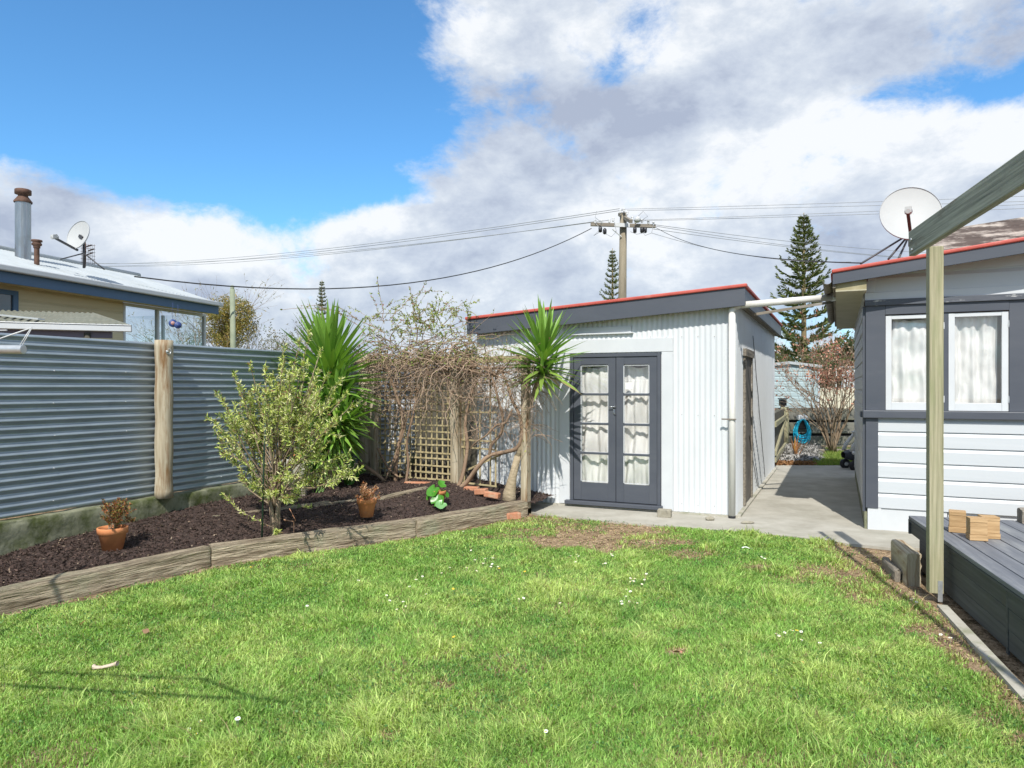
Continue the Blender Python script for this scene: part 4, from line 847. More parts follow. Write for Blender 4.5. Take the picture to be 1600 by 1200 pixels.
# agapanthus-like clumps behind the shrub
def clump(p,n,L,W,label,cols,seed,lean=.9,name='strap_leaf_plant',cat='plant',group=None):
    random.seed(seed); m=MB(); p=Vector(p)
    for i in range(n):
        a=rnd(0,6.28); inc=rnd(.1,lean); c=random.choice(cols); k=rnd(.8,1.2)
        strap_leaf(m,p+Vector((rnd(-.05,.05),rnd(-.05,.05),0)),(math.cos(a)*math.sin(inc),math.sin(a)*math.sin(inc),math.cos(inc)),L*rnd(.6,1.1),W,rnd(.25,.7),rnd(-.3,.3),(c[0]*k,c[1]*k,c[2]*k,1))
    return tag(m.build(name,M['yucca'],origin=p),label,cat,group)
G1=[(.05,.16,.02),(.08,.22,.03)]
clump(gnd(545,757,.34),34,.42,.045,'glossy dark green strap leaf clump at the foot of the large yucca',G1,2)
clump(gnd(487,752,.33),26,.46,.04,'dark green strap leaf clump between the shrub and the iron fence',G1,5)
clump(gnd(0,800,.3)+Vector((-.05,.15,0)),8,.2,.05,'single small green leafed seedling at the left edge by the iron fence',[(.12,.28,.06)],8)
clump(gnd(497,772,.3),10,.12,.012,'tiny tuft of green grass in the mulch behind the shrub',[(.12,.22,.05)],18)
# weathered ornament behind shrub
o=gnd(470,775,.31); t=thing('bird_table',o,'weathered white board stand with a rusty cap half hidden behind the shrub','ornament')
m=MB(); m.box(o+UP*.13+Vector((.03,0,0)),(0,0,1),(1,0,0),(0,1,0),.30,.07,.07); m.build('post',M['weatherwood'],t)
m=MB(); m.box(o+UP*.36,(1,0,.0),(0,1,0),UP,.17,.06,.22); m.box(o+UP*.40-Vector((.17,-.02,0)),(1,0,0),(0,1,0),UP,.13,.05,.10); m.build('board',M['conc_pale'],t,bevel=.01)
m=MB(); m.lathe([(.085,0),(.09,.05),(.02,.06)],o+UP*.475,20); m.lathe([(.095,.05),(.10,.062),(.03,.085),(0,.09)],o+UP*.475,20); m.build('cap',M['terra'],t)
# bricks
def brick(p,ang,label,s=(.21,.10,.07),tilt=0,mt='brick',group='loose bricks by the trellis'):
    m=MB(); a=Vector((math.cos(ang),math.sin(ang),math.sin(tilt))).normalized(); b=Vector((-math.sin(ang),math.cos(ang),0)); m.box(Vector(p)+UP*s[2]*.45,a,b,a.cross(b),s[0],s[1],s[2]); return tag(m.build('brick',M[mt],bevel=.012),label,'brick',group)
brick(gnd(799,812,.0)+Vector((.02,.05,0)),R(20),'red brick standing against the end of the edging sleeper by the lawn',(.19,.09,.085),group=None)
brick(gnd(737,768,.25),R(-15),'leftmost orange brick lying on the mulch below the trellis lattice',(.2,.1,.07)); brick(gnd(752,772,.25),R(-28),'middle orange brick lying on the mulch below the trellis lattice',(.17,.1,.075),.1); brick(gnd(769,777,.24),R(-20),'rightmost tilted orange brick beside the slim yucca trunk',(.2,.1,.07),-.12)
brick(gnd(652,758,.28),R(-10),'faded brick half buried in mulch at the foot of the lattice',(.36,.1,.05))
brick(gnd(1039,808,.022)+Vector((0,.02,0)),R(-20),'grey stone block propping the right end of the shed door sill',(.17,.12,.10),mt='stone',group=None)
def stone(p,r,label,seed,flatn=.55,group=None):
    m=MB(); p=Vector(p); s=Vector(r if hasattr(r,'__len__') else (r,r,r*flatn))
    def f(a,b):
        th=2*math.pi*a; ph=math.pi*b; d=Vector((math.cos(th)*math.sin(ph),math.sin(th)*math.sin(ph),math.cos(ph))); k=1+.22*mnoise.noise(d*1.6+Vector((seed,0,0)))
        return p+Vector((d.x*s.x,d.y*s.y,d.z*s.z))*k+UP*s.z*.7
    m.grid(f,20,12); return tag(m.build('stone',M['stone']),label,'stone',group)
stone(gnd(1109,813,.022),(.055,.035,.03),'small brown stone on the concrete at the shed wall',1); stone(gnd(1168,818,.022),(.075,.03,.02),'flat mossy stone beside the white downpipe foot',2)
m=MB(); 
def bone(a,b):
    th=2*math.pi*b; x=-.07+.14*a; r=.012+.009*abs(2*a-1)**3+.003*mnoise.noise(Vector((a*9,b*4,0))); c=gnd(160,1045,.028); return c+Vector((x,.03*(a-.5)**2*4,.02*a))+Vector((0,r*math.cos(th),r*math.sin(th)*.7))
m.grid(bone,24,12); tag(m.build('dog_chew',flat('chew_beige',(.55,.44,.34),.8)),'pale beige bone shaped dog chew lying in the grass','toy')
m=MB(); c=gnd(1167,856,.02); m.grid(lambda a,b:c+Vector(((a-.5)*.11,(b-.5)*.04,.01*math.sin(a*5)+.006*math.sin(b*4))),8,4); tag(m.build('paper_scrap',M['paper'],solid=.002),'white scrap of litter on the grass in front of the shed','litter')
# ------------------------------------------------------------------ trellis and climbing vine
T0=Vector((-2.08,10.85,0)); T1=Vector((-.79,10.1,0)); T2=Vector((.18,9.33,0))
tr=thing('trellis',T1,'weathered timber trellis frame of posts, top beams and square lattice holding up the vine','trellis')
for i,(p,r) in enumerate(((T0,.05),(T1+Vector((.02,-.10,0)),.072),(T2,.054))):
    m=MB(); D01=(T1-T0).normalized(); m.box(p+UP*1.07,UP,D01,Vector((-D01.y,D01.x,0)),1.99,r*2*.85,r*2); m.build('post',M['roundpost'],tr,bevel=.004)
m=MB(); o_=Vector((0,-.06,2.02)); m.bar(T0+o_-(T1-T0).normalized()*.3,T1+o_+(T1-T0).normalized()*.03,.045,.095); m.build('beam',M['lattice'],tr,bevel=.003)
m=MB(); m.bar(T1+o_+Vector((.02,0,0)),T2+o_+(T2-T1).normalized()*.06,.045,.085); m.build('beam',M['lattice'],tr,bevel=.003)
def lattice(A,B,z0,z1,name,gap=.098,skip=0,xfrac=1.0,off=-.05):
    m=MB(); d=(B-A).normalized(); nrm_=Vector((-d.y,d.x,0)); L=(B-A).length*xfrac; n=int(L/gap)
    for i in range(n+1):
        if rnd(0,1)<skip: continue
        p=A+d*(i*gap+.03)+nrm_*off; m.bar(p+UP*z0+d*rnd(-.006,.006),p+UP*(z1-(rnd(0,.9) if skip else 0)),.010,.022,d)
    k=int((z1-z0)/gap)
    for j in range(k+1):
        if rnd(0,1)<skip: continue
        z=z0+j*gap+.03; m.bar(A+nrm_*(off-.011)+UP*(z+rnd(-.008,.008)),A+d*L+nrm_*(off-.011)+UP*(z+rnd(-.012,.012)),.010,.022)
    return m.build(name,M['lattice'],tr)
random.seed(31)
lattice(T0+Vector((.1,0,0)),T1,.30,2.0,'lattice'); lattice(T1+Vector((.06,0,0)),T2,.30,1.95,'lattice',skip=.45,xfrac=.62)
m=MB(); a=T1+Vector((.1,-.1,0)); m.bar(px(722,738,9.95),px(805,700,9.4),.012,.025); m.build('loose_batten',M['lattice'],tr)
# vine
random.seed(77)
vt=thing('climbing_vine',T1+UP*.25,'tangled leafless climbing vine with a few green shoots heaped over the trellis','vine')
m=MB()
def limb(pp,rads,n=10,wob=.08):
    q=[px(x,y,Y) for x,y,Y in pp]
    # smooth by Catmull-Rom
    out=[];rr=[]
    for i in range(len(q)-1):
        p0=q[max(i-1,0)];p1=q[i];p2=q[i+1];p3=q[min(i+2,len(q)-1)]
        for k in range(5):
            t=k/5; out.append(.5*((2*p1)+(p2-p0)*t+(2*p0-5*p1+4*p2-p3)*t*t+(-p0+3*p1-3*p2+p3)*t**3)); rr.append(rads[i]*(1-t)+rads[i+1]*t)
    out.append(q[-1]); rr.append(rads[-1]); m.tube(out,rr,n,wob=wob); return out
L1=limb([(712,768,9.75),(728,755,9.7),(748,728,9.6),(765,712,9.55),(790,706,9.45),(808,700,9.35),(815,680,9.3),(812,650,9.3),(800,625,9.3),(793,600,9.3),(780,575,9.4)],[.034,.032,.030,.027,.026,.028,.026,.022,.02,.016,.012])
limb([(765,712,9.55),(768,695,9.5),(782,678,9.5),(786,655,9.45),(780,630,9.4),(772,600,9.4),(760,560,9.5)],[.024,.022,.02,.02,.018,.016,.01])
limb([(712,768,9.8),(722,745,9.8),(730,700,9.8),(727,660,9.85),(735,620,9.8),(750,585,9.7)],[.03,.028,.024,.022,.018,.012])
limb([(618,757,10.25),(618,730,10.2),(622,700,10.2),(630,660,10.15),(620,620,10.1),(610,590,10.1),(600,560,10.1)],[.034,.032,.028,.024,.02,.016,.01])
limb([(606,757,10.15),(590,742,10.15),(574,731,10.2),(560,722,10.3)],[.02,.026,.028,.02])
limb([(634,757,10.2),(638,725,10.2),(636,690,10.15),(645,650,10.1),(655,600,10.1)],[.02,.018,.016,.014,.01])
limb([(602,750,10.1),(612,725,10.1),(626,690,10.1),(640,640,10.1)],[.014,.013,.011,.008]); limb([(590,700,10.3),(604,728,10.2),(622,745,10.15)],[.016,.016,.014])
limb([(800,640,9.3),(790,660,9.3),(775,665,9.35),(760,680,9.4),(745,690,9.5),(735,700,9.6)],[.014,.016,.014,.012,.010,.008])
for k in range(6): limb([(690+rnd(-30,30),560+rnd(-15,15),9.9),(720+rnd(-10,10),570+rnd(-10,15),9.75),(760+rnd(-10,20),575+rnd(-15,15),9.5),(800,570+rnd(-10,30),9.25)],[.012,.014,.011,.006],8)
m.build('main_stems',M['bark'],vt)
m=MB(); tw=[]
def twig(p,d,L,r,grav,bend,seg=9):
    pts=[Vector(p)]; d=Vector(d).normalized(); 
    for i in range(seg):
        d=(d+Vector((rnd(-bend,bend),rnd(-bend,bend),rnd(-bend,bend)-grav))).normalized(); pts.append(pts[-1]+d*L/seg)
    k=rnd(.6,1.2); m.tube(pts,[r*(1-.6*i/seg) for i in range(seg+1)],4,cap=False); tw.append(pts); return pts
def rv(z=1): return Vector((random.gauss(0,1),random.gauss(0,1),random.gauss(0,1)*z))
# dense heap over the beam, between x 565 and 745
for k in range(640):
    x=565+175*random.random()**.9; f=(x-565)/175; y=560+random.gauss(0,1)*17-10*f; Y=10.55-.7*f+random.gauss(0,.17)
    if k%3==0: y=rnd(560,650)-20*f; Y=10.35-.55*f+random.gauss(0,.10)
    twig(px(x,y,Y),rv(.35)+Vector((.5*random.choice((-1,1)),-.2*random.choice((-1,1)),0)),rnd(.25,.9),random.choice((.003,.0042,.006,.009))*rnd(.85,1.1),rnd(.0,.14),.42)
# drooping curtain in front of the lattice
for k in range(75):
    x=rnd(575,720); twig(px(x,rnd(535,600),10.35-.6*(x-565)/175+rnd(-.25,0)),rv(.6)+Vector((0,-.2,-.9)),rnd(.3,1.0),rnd(.0025,.0055),.07,.42)
# mess on the right bay
for k in range(560):
    f=random.random(); x=725+118*f; y=rnd(552,600) if k%2 else rnd(560,690); twig(px(x,y,9.75-.6*f+random.gauss(0,.10)),rv(.7)+Vector((.2,-.1,-.3)),rnd(.2,.6),rnd(.0022,.0055),.05,.33)
for k in range(70): twig(px(rnd(790,850),rnd(560,625),9.15+rnd(-.1,.1)),rv(.6)+Vector((.5,-.2,-.9)),rnd(.2,.6),rnd(.002,.004),.1,.25)
# loose sprigs standing above
up=[]
for k in range(70):
    x=rnd(560,735); p=px(x,rnd(490,530),10.5-.6*(x-565)/175+random.gauss(0,.2)); up.append(twig(p,rv(.4)+Vector((0,0,1.3)),rnd(.25,.62),rnd(.0022,.004),.10,.25))
for (x,y,x2,y2) in ((600,505,590,432),(640,500,665,440),(690,510,730,468),(610,500,690,455),(660,505,745,492),(570,520,470,478),(600,520,440,485),(560,500,520,478),(650,500,640,450)):
    p=px(x,y,10.2); q=px(x2,y2,10.1); pts=[p.lerp(q,i/9)+UP*.14*math.sin(math.pi*i/9)*(1 if abs(x-x2)>40 else .2)+Vector((rnd(-.015,.015),0,rnd(-.015,.015))) for i in range(10)]; m.tube(pts,[.0055*(1-.5*i/9) for i in range(10)],5,cap=False); up.append(pts); tw.append(pts)
m.build('twigs',M['twig'],vt); print('vine faces',len(m.f))
tips=[(t_,Vector((0,0,1))) for t_ in up]*1; P,D=leafarr(tips,26,1.0); tips2=[(t_,0) for t_ in tw if t_[0].z>2.0 or random.random()<.10]; P2,D2=leafarr(tips2,8,1.0)
k=P2[:,2]>1.95; k|=RNG.random(len(k))<.2; P2=P2[k];D2=D2[k]; P=np.concatenate([P,P2]); D=np.concatenate([D,D2]); n=len(P)
c=np.array([.26,.35,.07])*RNG.uniform(.6,1.3,(n,1)); q=RNG.random(n)<.3; c[q]=np.array([.44,.46,.14])*RNG.uniform(.7,1.1,(q.sum(),1)); q=RNG.random(n)<.15; c[q]=np.array([.28,.12,.08])
leaves('young_leaves',P,D,RNG.uniform(.02,.045,n),RNG.uniform(.012,.022,n),M['leaf'],c,vt); print('vine leaves',n)
# things behind the trellis
bf=thing('board_fence',Vector((-.9,12.4,0)),'dark timber board fence in the shade behind the trellis','fence')
d_=Vector((.93,-.37,0)).normalized(); A_=Vector((-2.9,13.0,0)); nb=21
for k in range(nb):
    m=MB(); m.box(A_+d_*(k*.152)+UP*.95,UP,d_,Vector((-d_.y,d_.x,0)),1.9+rnd(-.01,.01),.146,.02); m.build('fence_board',M['darkwood'],bf)
sheetp=Vector((-2.05,11.25,0)); m=MB(); m.grid(lambda a,b:sheetp+d_*(.48*a)+Vector((.37,.93,0))*(.25*b+.008*math.sin(a*40))+UP*(.2+1.25*b),48,4); tag(m.build('leaning_sheet',M['shedwhite'],solid=.003),'pale grey corrugated sheet leaning upright behind the left side of the lattice','sheet')
random.seed(5)
for k in range(9):
    x=655+k%5*17+rnd(-3,3); y=742-(k//5)*17; p=px(x,y,11.2); m=MB(); m.tube([p,p+Vector((rnd(-.05,.05),.35,rnd(0,.02)))],rnd(.06,.085),10,wob=.12)
    tag(m.build('firewood_log',M['weatherwood']),'split firewood log stacked in the shade behind the lattice','log','firewood behind the lattice')
# shrub at the left of the photo frame, beyond its edge, whose shade falls on the fence foot
# ------------------------------------------------------------------ clothes line
cl=thing('clothes_line',Vector((-3.6,2.35,0)),'rotary clothes line with pale tube arms reaching in at the left edge','clothes line')
m=MB(); m.tube([Vector((-3.6,2.35,0)),Vector((-3.6,2.35,2.0))],.03,14); m.build('mast',M['zinc'],cl)
hub=Vector((-3.6,2.35,1.80)); tip=px(37,546,2.1)
for e_ in (tip,Vector((-3.4,.2,1.82)),Vector((-5.6,2.6,1.82)),Vector((-3.8,4.45,1.80))):
    m=MB(); e_=Vector(e_); m.tube([hub,e_],.0135,14,cap=False); d=(e_-hub).normalized(); m.tube([e_-d*.001,e_],[.0135,.0100],14,cap=False); m.tube([e_,e_-d*.06],[.0100,.0098],14,cap=True); m.build('arm',M['zinc'],cl)
m=MB(); r1=px(50,512,2.12); m.tube([hub+UP*.3,px(0,529,2.12),r1],.0022,6); m.tube([r1,px(34,541,2.1)],.0012,5); m.tube([r1+Vector((-.003,0,0)),px(30,541,2.1)],.0012,5); m.tube([px(-60,517,2.15),px(11,516,2.15)],.0022,6); m.build('stay_wire',M['ceramic'],cl)
m=MB(); m.tube([Vector((-3.6,2.35,1.98)),Vector((-2.0,2.35,1.80)),Vector((-1.62,2.12,1.79))],.011,8); m.build('brace',M['zinc'],cl)
# ------------------------------------------------------------------ daisies
def flower(name,p,label,cat,group,pet,cen,r=.011):
    m=MB(); p=Vector(p); n=11; tl=Vector((rnd(-.35,.35),rnd(-.5,.1),1)).normalized(); e=tl.orthogonal().normalized(); g=tl.cross(e)
    for k in range(n):
        a=2*math.pi*k/n; d=e*math.cos(a)+g*math.sin(a); s=e*-math.sin(a)+g*math.cos(a); m.add([p+d*.003,p+d*r*.7+s*r*.28,p+d*r+tl*.002,p+d*r*.7-s*r*.28],[(0,1,2,3)])
    m.lathe([(.0042,.0),(.0035,.0025),(0,.0035)],p,8,tl,mi=1); m.tube([p-UP*.035,p],.0009,4,False,mi=2)
    return tag(m.build(name,[pet,cen,M['leaf']],origin=p-UP*.03),label,cat,group)
dz=[(630,938),(634,945),(604,930),(609,936),(758,872),(755,878),(742,874),(769,881),(767,885),(778,884),(703,886),(729,885),(811,935),(818,932),(901,865),(904,867),(892,868),(899,876),(942,880),(946,880),(955,865),(957,867),(971,867),(992,903),(990,907),(985,908),(1007,904),(1003,911),(979,920),(985,922),(978,931),(971,938),(972,943),(983,938),(996,942),(1010,895),(985,902),(1130,915),(1213,990),(1217,992),(1226,987),(1238,984),(1252,984),(1252,998),(1281,1002),(370,1120),(372,1122),(313,1126),(295,1137),(307,1143),(569,1104),(853,1141),(236,1175),(1427,933),(1432,940),(1424,936),(1470,990),(1485,996),(700,840),(724,830),(736,858),(715,848),(665,926),(650,905),(660,900),(690,895),(620,950),(640,915),(745,890),(770,870),(1190,869),(1195,872),(875,940),(560,905),(480,945)]
random.seed(3)
d0=None
for (x,y) in dz:
    p=gnd(x,y,.045); p=Vector((p.x,p.y,.036+rnd(-.004,.008)))
    flower('daisy',p,'tiny white daisy blooming in the lawn','daisy','white daisies in the lawn',M['petal'],M['yolk'],rnd(.009,.013))
for (x,y) in ((709,995),(820,893),(708,920),(780,888),(392,886),(1245,985)): flower('dandelion',gnd(x,y,.04),'tiny yellow dandelion bloom in the lawn','dandelion','yellow dandelions in the lawn',M['yolk'],M['yolk'],.012)
def fallen(x,y,label,col):
    p=gnd(x,y,.04); m=MB(); a=rnd(0,6.28); e=Vector((math.cos(a),math.sin(a),.2)).normalized(); g=e.cross(UP)
    m.grid(lambda u,v:p+e*(.05*(u-.5))+g*(.028*(v-.5)*math.sin(math.pi*min(max(u,.05),.95)))+UP*.012*math.sin(u*4+v*2),8,4,col=None) if False else m.grid(lambda u,v:p+e*(.06*(u-.5))+g*(.034*(v-.5)*math.sin(math.pi*min(max(u,.05),.95)))+UP*.014*math.sin(u*4+v*2),8,4)
    tag(m.build('fallen_leaf',flat('leaf_'+str(x),col,.8)),label,'leaf','fallen leaves on the lawn')
fallen(1059,1018,'pinkish dry leaf right of the lawn centre',(.42,.20,.13)); fallen(129,973,'rust brown dry leaf on the lawn at left',(.20,.09,.03)); fallen(228,986,'small brown dry leaf on the left lawn',(.22,.13,.07)); fallen(1248,1035,'yellow dry leaf on the right lawn',(.55,.42,.12))

# ------------------------------------------------------------------ neighbour's house on the left
E0=Vector((-7.2,17.0,0)); DN=Vector((.265,.964,0)).normalized(); DB=-DN; PN=Vector((-.964,.265,0)).normalized(); EZ=3.70
nh=thing('neighbour_house',E0+PN*2,'cream neighbouring house with blue trim, pale iron roof and glass corner porch beyond the fence','house')
RH=2.25; RZ=.72
m=MB()
def nroof(side):
    def f(a,b):
        d=-.25+12*a; s=(-.12+(RH+.12)*b); z=EZ+RZ*max(s,-.12)/RH
        if side: s=2*RH-s
        return E0+DB*d+PN*s+UP*(z+.009*math.sin(2*math.pi*d/.0762))
    return f
m.grid(nroof(0),1260,2); m.grid(nroof(1),300,2); m.build('roof',M['roofgrey'],nh)
m=MB(); m.tube([E0-DB*.28+PN*RH+UP*(EZ+RZ+.015),E0+DB*12+PN*RH+UP*(EZ+RZ+.015)],.06,8); m.build('ridge_cap',M['roofgrey'],nh)
m=MB(); m.wallbox(E0,DB,-PN,-.3,12,EZ-.115,EZ-.01,.10,.20); m.build('gutter',M['gutter'],nh,bevel=.02)
m=MB(); m.wallbox(E0,DB,-PN,-.26,12,EZ-.30,EZ-.06,.05,.085); 
m.build('fascia',M['blue'],nh); m=MB(); m.wallbox(E0-DB*.26,PN,-DB,-.05,RH,EZ-.28,EZ-.06,-.0,.03,EZ+RZ-.28,EZ+RZ-.06); m.wallbox(E0-DB*.26+PN*RH,PN,-DB,.001,RH,EZ+RZ-.28,EZ+RZ-.06,-.0,.03,EZ-.28,EZ-.06); m.build('bargeboard',M['blue'],nh)
WO=E0+PN*.42; ag,_=onw(192,500,WO,DB); ag0,_=onw(318,500,WO,DB); ag0=max(ag0,.1)
def nbwall(a0,a1,O,D,Nn,z0,z1,name):
    return boards(O,D,Nn,a0,a1,z0,z1,.21,name,parent=nh,mt=M['cream'])
nbwall(ag,12,WO,DB,-PN,.5,EZ-.25,'weatherboards'); nbwall(0,3.9,WO+DB*(ag+.0),PN,DN,.5,EZ-.1,'end_weatherboards')
m=MB(); m.wallbox(WO,DB,-PN,-.3,12,EZ-.262,EZ-.25,-.0,.36); m.build('soffit',M['cream'],nh)
wa,_=onw(25,460,WO,DB); m=MB(); zt1=onw(0,452,WO,DB)[1]
m.wallbox(WO,DB,-PN,wa,wa+.10,zt1-1.2,zt1,.02,.06); m.wallbox(WO,DB,-PN,wa+.1,wa+1.6,zt1-.08,zt1,.02,.06); m.wallbox(WO,DB,-PN,wa+1.5,wa+1.6,zt1-1.2,zt1-.08,.02,.06); wn=m.build('window',M['blue'],nh)
m=MB(); m.wallbox(WO,DB,-PN,wa+.1,wa+1.5,zt1-1.2,zt1-.08,.025,.03); m.build('pane',mat('dim_glass',(.05,.06,.07),(.08,.09,.10),rough=.05,bump=0,spec=1),wn)
# glass porch: frames and panes on three sides
GZ0=.9; GZ1=EZ-.27; D_=3.6
m=MB(); wf=.055
for x in (193,246,319):
    a,_=onw(x,500,WO,DB); m.wallbox(WO,DB,-PN,a-wf/2,a+wf/2,GZ0,GZ1,-.05,.03)
a319,_=onw(319,500,WO,DB)
m.wallbox(WO,DB,-PN,a319,ag,GZ1-.06,GZ1,-.05,.035); m.wallbox(WO,DB,-PN,a319,ag,GZ0-.1,GZ0,-.05,.035)
for d in (D_,):
    for k in range(4):
        a=a319+(ag-a319)*k/3; m.wallbox(WO+PN*d,DB,-PN,a-wf/2,a+wf/2,GZ0,GZ1,-.05,.03)
for k in (1,2): m.wallbox(WO+DB*a319,PN,DN,D_*k/3-.03,D_*k/3+.03,GZ0,GZ1,-.03,.03)
m.build('porch_frame',M['gutter'],nh)
m=MB(); m.wallbox(WO,DB,-PN,a319,ag,.3,GZ0-.1,-.05,.03); m.wallbox(WO+DB*a319,PN,DN,0,D_,.3,GZ0,-.03,.03); m.build('porch_wall',M['cream'],nh)
m=MB(); m.wallbox(WO,DB,-PN,a319+.03,ag-.03,GZ0,GZ1-.06,-.006,.0); m.build('porch_glass',M['clearglass'],nh)
m=MB(); m.wallbox(WO+DB*a319,PN,DN,.05,D_,GZ0,GZ1,-.004,.0); m.build('porch_glass',M['clearglass'],nh)
dep=14.6
for (x,y,r,l) in ((270,505,6.2,'blue and pink round suncatcher hanging in the glass porch'),(278,508,5.5,'small dark blue disc hanging beside the suncatcher in the glass porch')):
    m=MB(); c=px(x,y,dep+.2); rr=r/F*dep; m.lathe([(0,0),(rr,0),(rr,.01),(rr*.45,.012),(0,.013)],c,20,Vector((.5,-.8,0)),mi=0); m.lathe([(rr*.5,.013),(rr*.45,.02),(0,.02)],c,14,Vector((.5,-.8,0)),mi=1 if r>6 else 0); m.tube([c+UP*rr,c+UP*(rr+.35)],.003,4)
    tag(m.build('suncatcher',[flat('navy_disc'+str(x),(.03,.06,.2)),flat('pink_disc'+str(x),(.45,.25,.22))]),l,'ornament')
# flues, dish, aerial
def flue(x,y0,y1,Y,r,cap,label,mt,nm):
    b=px(x,y0,Y); t=px(x,y1,Y); h=(t-b).z; m=MB(); t_=thing(nm,b,label,'chimney'); m.lathe([(r,-.3),(r,h*.80),(r*1.02,h*.82)],b,24); m.build('flue_pipe',mt,t_); m=MB(); m.lathe(cap(r,h),b,24); m.build('flue_cap',M['rust'],t_)
flue(36,392,296,14.0,.135,lambda r,h:[(r*1.15,h*.78),(r*1.18,h*.80),(r*.8,h*.86),(r*.62,h*.89),(r*.62,h*.91),(r*1.05,h*.92),(r*1.05,h*.99),(r*.9,h),(0,h)],'tall galvanised chimney flue with a brown cap on the neighbour roof',M['steel'],'chimney_flue')
flue(57.5,400,375,13.6,.045,lambda r,h:[(r*1.3,h*.5),(r*1.3,h*.62),(r*1.9,h*.68),(r*1.9,h*.78),(r*1.4,h*.85),(r*2.1,h*.9),(r*2.0,h),(0,h)],'short rusty vent pipe beside the tall flue',M['rust'],'vent_pipe')
def dish(c,axis,rx,ry,label,base,lnb,strut=True,legs=()):
    t=thing('satellite_dish',base,label,'satellite dish'); c=Vector(c); ax=Vector(axis).normalized(); e=UP.cross(ax).normalized(); g=ax.cross(e)
    m=MB()
    def f(a,b):
        th=2*math.pi*a; return c+(e*math.cos(th)*rx+g*math.sin(th)*ry)*b+ax*(.16*rx*(b*b-1))
    m.grid(f,48,10); m.build('reflector',M['dish'],t)
    m=MB(); m.grid(lambda a,b:c+(e*math.cos(2*math.pi*a)*rx+g*math.sin(2*math.pi*a)*ry)*(1+.012*math.cos(2*math.pi*b))+ax*.012*math.sin(2*math.pi*b),48,8); m.grid(lambda a,b:f(a,b)-ax*.012,48,10); m.build('rim',M['dishback'],t)
    bot=c-g*ry*1.0-ax*.01; l=Vector(lnb); m=MB(); m.bar(bot-ax*.06,l-ax*.02,.035,.035); m.build('arm',M['weatherwood'] if legs is None else M['darkmetal'],t)
    m=MB(); d=(l-c).normalized(); m.tube([l-d*.07,l-d*.02,l+d*.05],[.045,.032,.028],12); m.box(l+UP*.02,d,UP,d.cross(UP),.09,.07,.07); m.build('receiver',M['dish'],t)
    m=MB(); b=Vector(base); m.tube([b,Vector((b.x,b.y,(c-g*ry*.2).z))],.022,10); m.bar(Vector((b.x,b.y,(c-g*ry*.25).z)),c-ax*.18*rx,.08,.06); m.build('mast',M['darkmetal'],t)
    for q in legs: m=MB(); m.tube([Vector((b.x,b.y,b.z+.45*(c.z-b.z))),Vector(q)],.013,8); m.build('brace',M['darkmetal'],t)
    return t
YD=13.8
dish(px(122,367,YD),(-.36,-.90,.26),.29,.29,'white satellite dish on a braced mast on the neighbour roof',px(131,419,YD),px(84,371,YD-.5),legs=(px(95,405,YD+.2),px(163,421,YD-.1)))
m=MB()
for k in range(7): m.tube([px(128+k*3.2,380+k*.3,YD+.5),px(128+k*3.2,411+k*.5,YD+.5)],.004,4)
for k in range(6): m.tube([px(126,382+k*5.5,YD+.5),px(149,384+k*5.5,YD+.5)],.004,4)
m.tube([px(133,378,YD+.45),px(133,418,YD+.45)],.012,6)
for (x,y) in ((138,386),(142,392),(140,398)): m.tube([px(x-4,y,YD+.3),px(x+5,y-3,YD+.2)],.012,6)
tag(m.build('television_aerial',M['rust']),'wire grid television aerial behind the neighbour satellite dish','aerial')
# lean-to roof behind the fence
lt=thing('lean_to',px(100,560,9.4),'low lean-to with old corrugated roof, pale gutter and dusky beam just behind the fence','lean-to')
La=px(0,502,9.0); Lb=px(204,510,9.5); Lc=px(150,492,12.3)
ld=(Lb-La); ld.z=0; ld.normalize(); lp=Vector((-ld.y,ld.x,0)); Lo=Lb.copy(); zlt=Lb.z; Lo.z=0
def ltr(a,b):
    aa=-.02+3.2*a; s=-.02+2.4*b*(1 if aa>1.5 else 1); hip=min(s, 9)
    # right edge runs back to the left as the roof climbs
    aa2=aa+(.85*b); return Lo-ld*aa2+lp*s+UP*(zlt+.02+.15*s+.010*math.sin(2*math.pi*aa/.076))
m=MB(); m.grid(ltr,340,3); m.build('roof',M['oldroof'],lt)
m=MB(); m.wallbox(Lo,-ld,-lp,-.02,3.3,zlt-.075,zlt+.0,.0,.09); m.wallbox(Lo,-ld,-lp,-.02,3.3,zlt+.001,zlt+.014,.01,.10); m.build('gutter',M['gutter'],lt,bevel=.006)
m=MB(); m.wallbox(Lo,-ld,-lp,.22,3.3,zlt-.16,zlt-.076,-.06,-.0); m.build('beam',M['purple'],lt)
m=MB(); m.wallbox(Lo,-ld,-lp,.4,3.3,.3,zlt-.17,-.5,-.44); m.build('wall',M['cream'],lt)
m=MB(); m.tube([Lo-ld*.5+lp*.0+UP*.2,Lo-ld*.5+UP*(zlt-.1)],.04,8); m.build('prop',M['darkwood'],lt)
m=MB(); m.bar(Lo-ld*1.05+lp*.15+UP*(zlt+.075),Lo-ld*2.9+lp*1.9+UP*(zlt+.34),.09,.02); m.build('ridge_strip',M['roofgrey'],lt)
# dish on the right house
fc=px(1423,333,9.1); fb=Vector((fc.x,fc.y+.25,3.25)); fb=px(1422,385,9.35)
t=dish(fc,(-.30,-.90,.32),.355,.375,'white satellite dish on the red edged house roof',fb,px(1419,330,8.5),legs=(px(1345,412,9.0),px(1388,405,9.1),px(1404,404,8.9)))
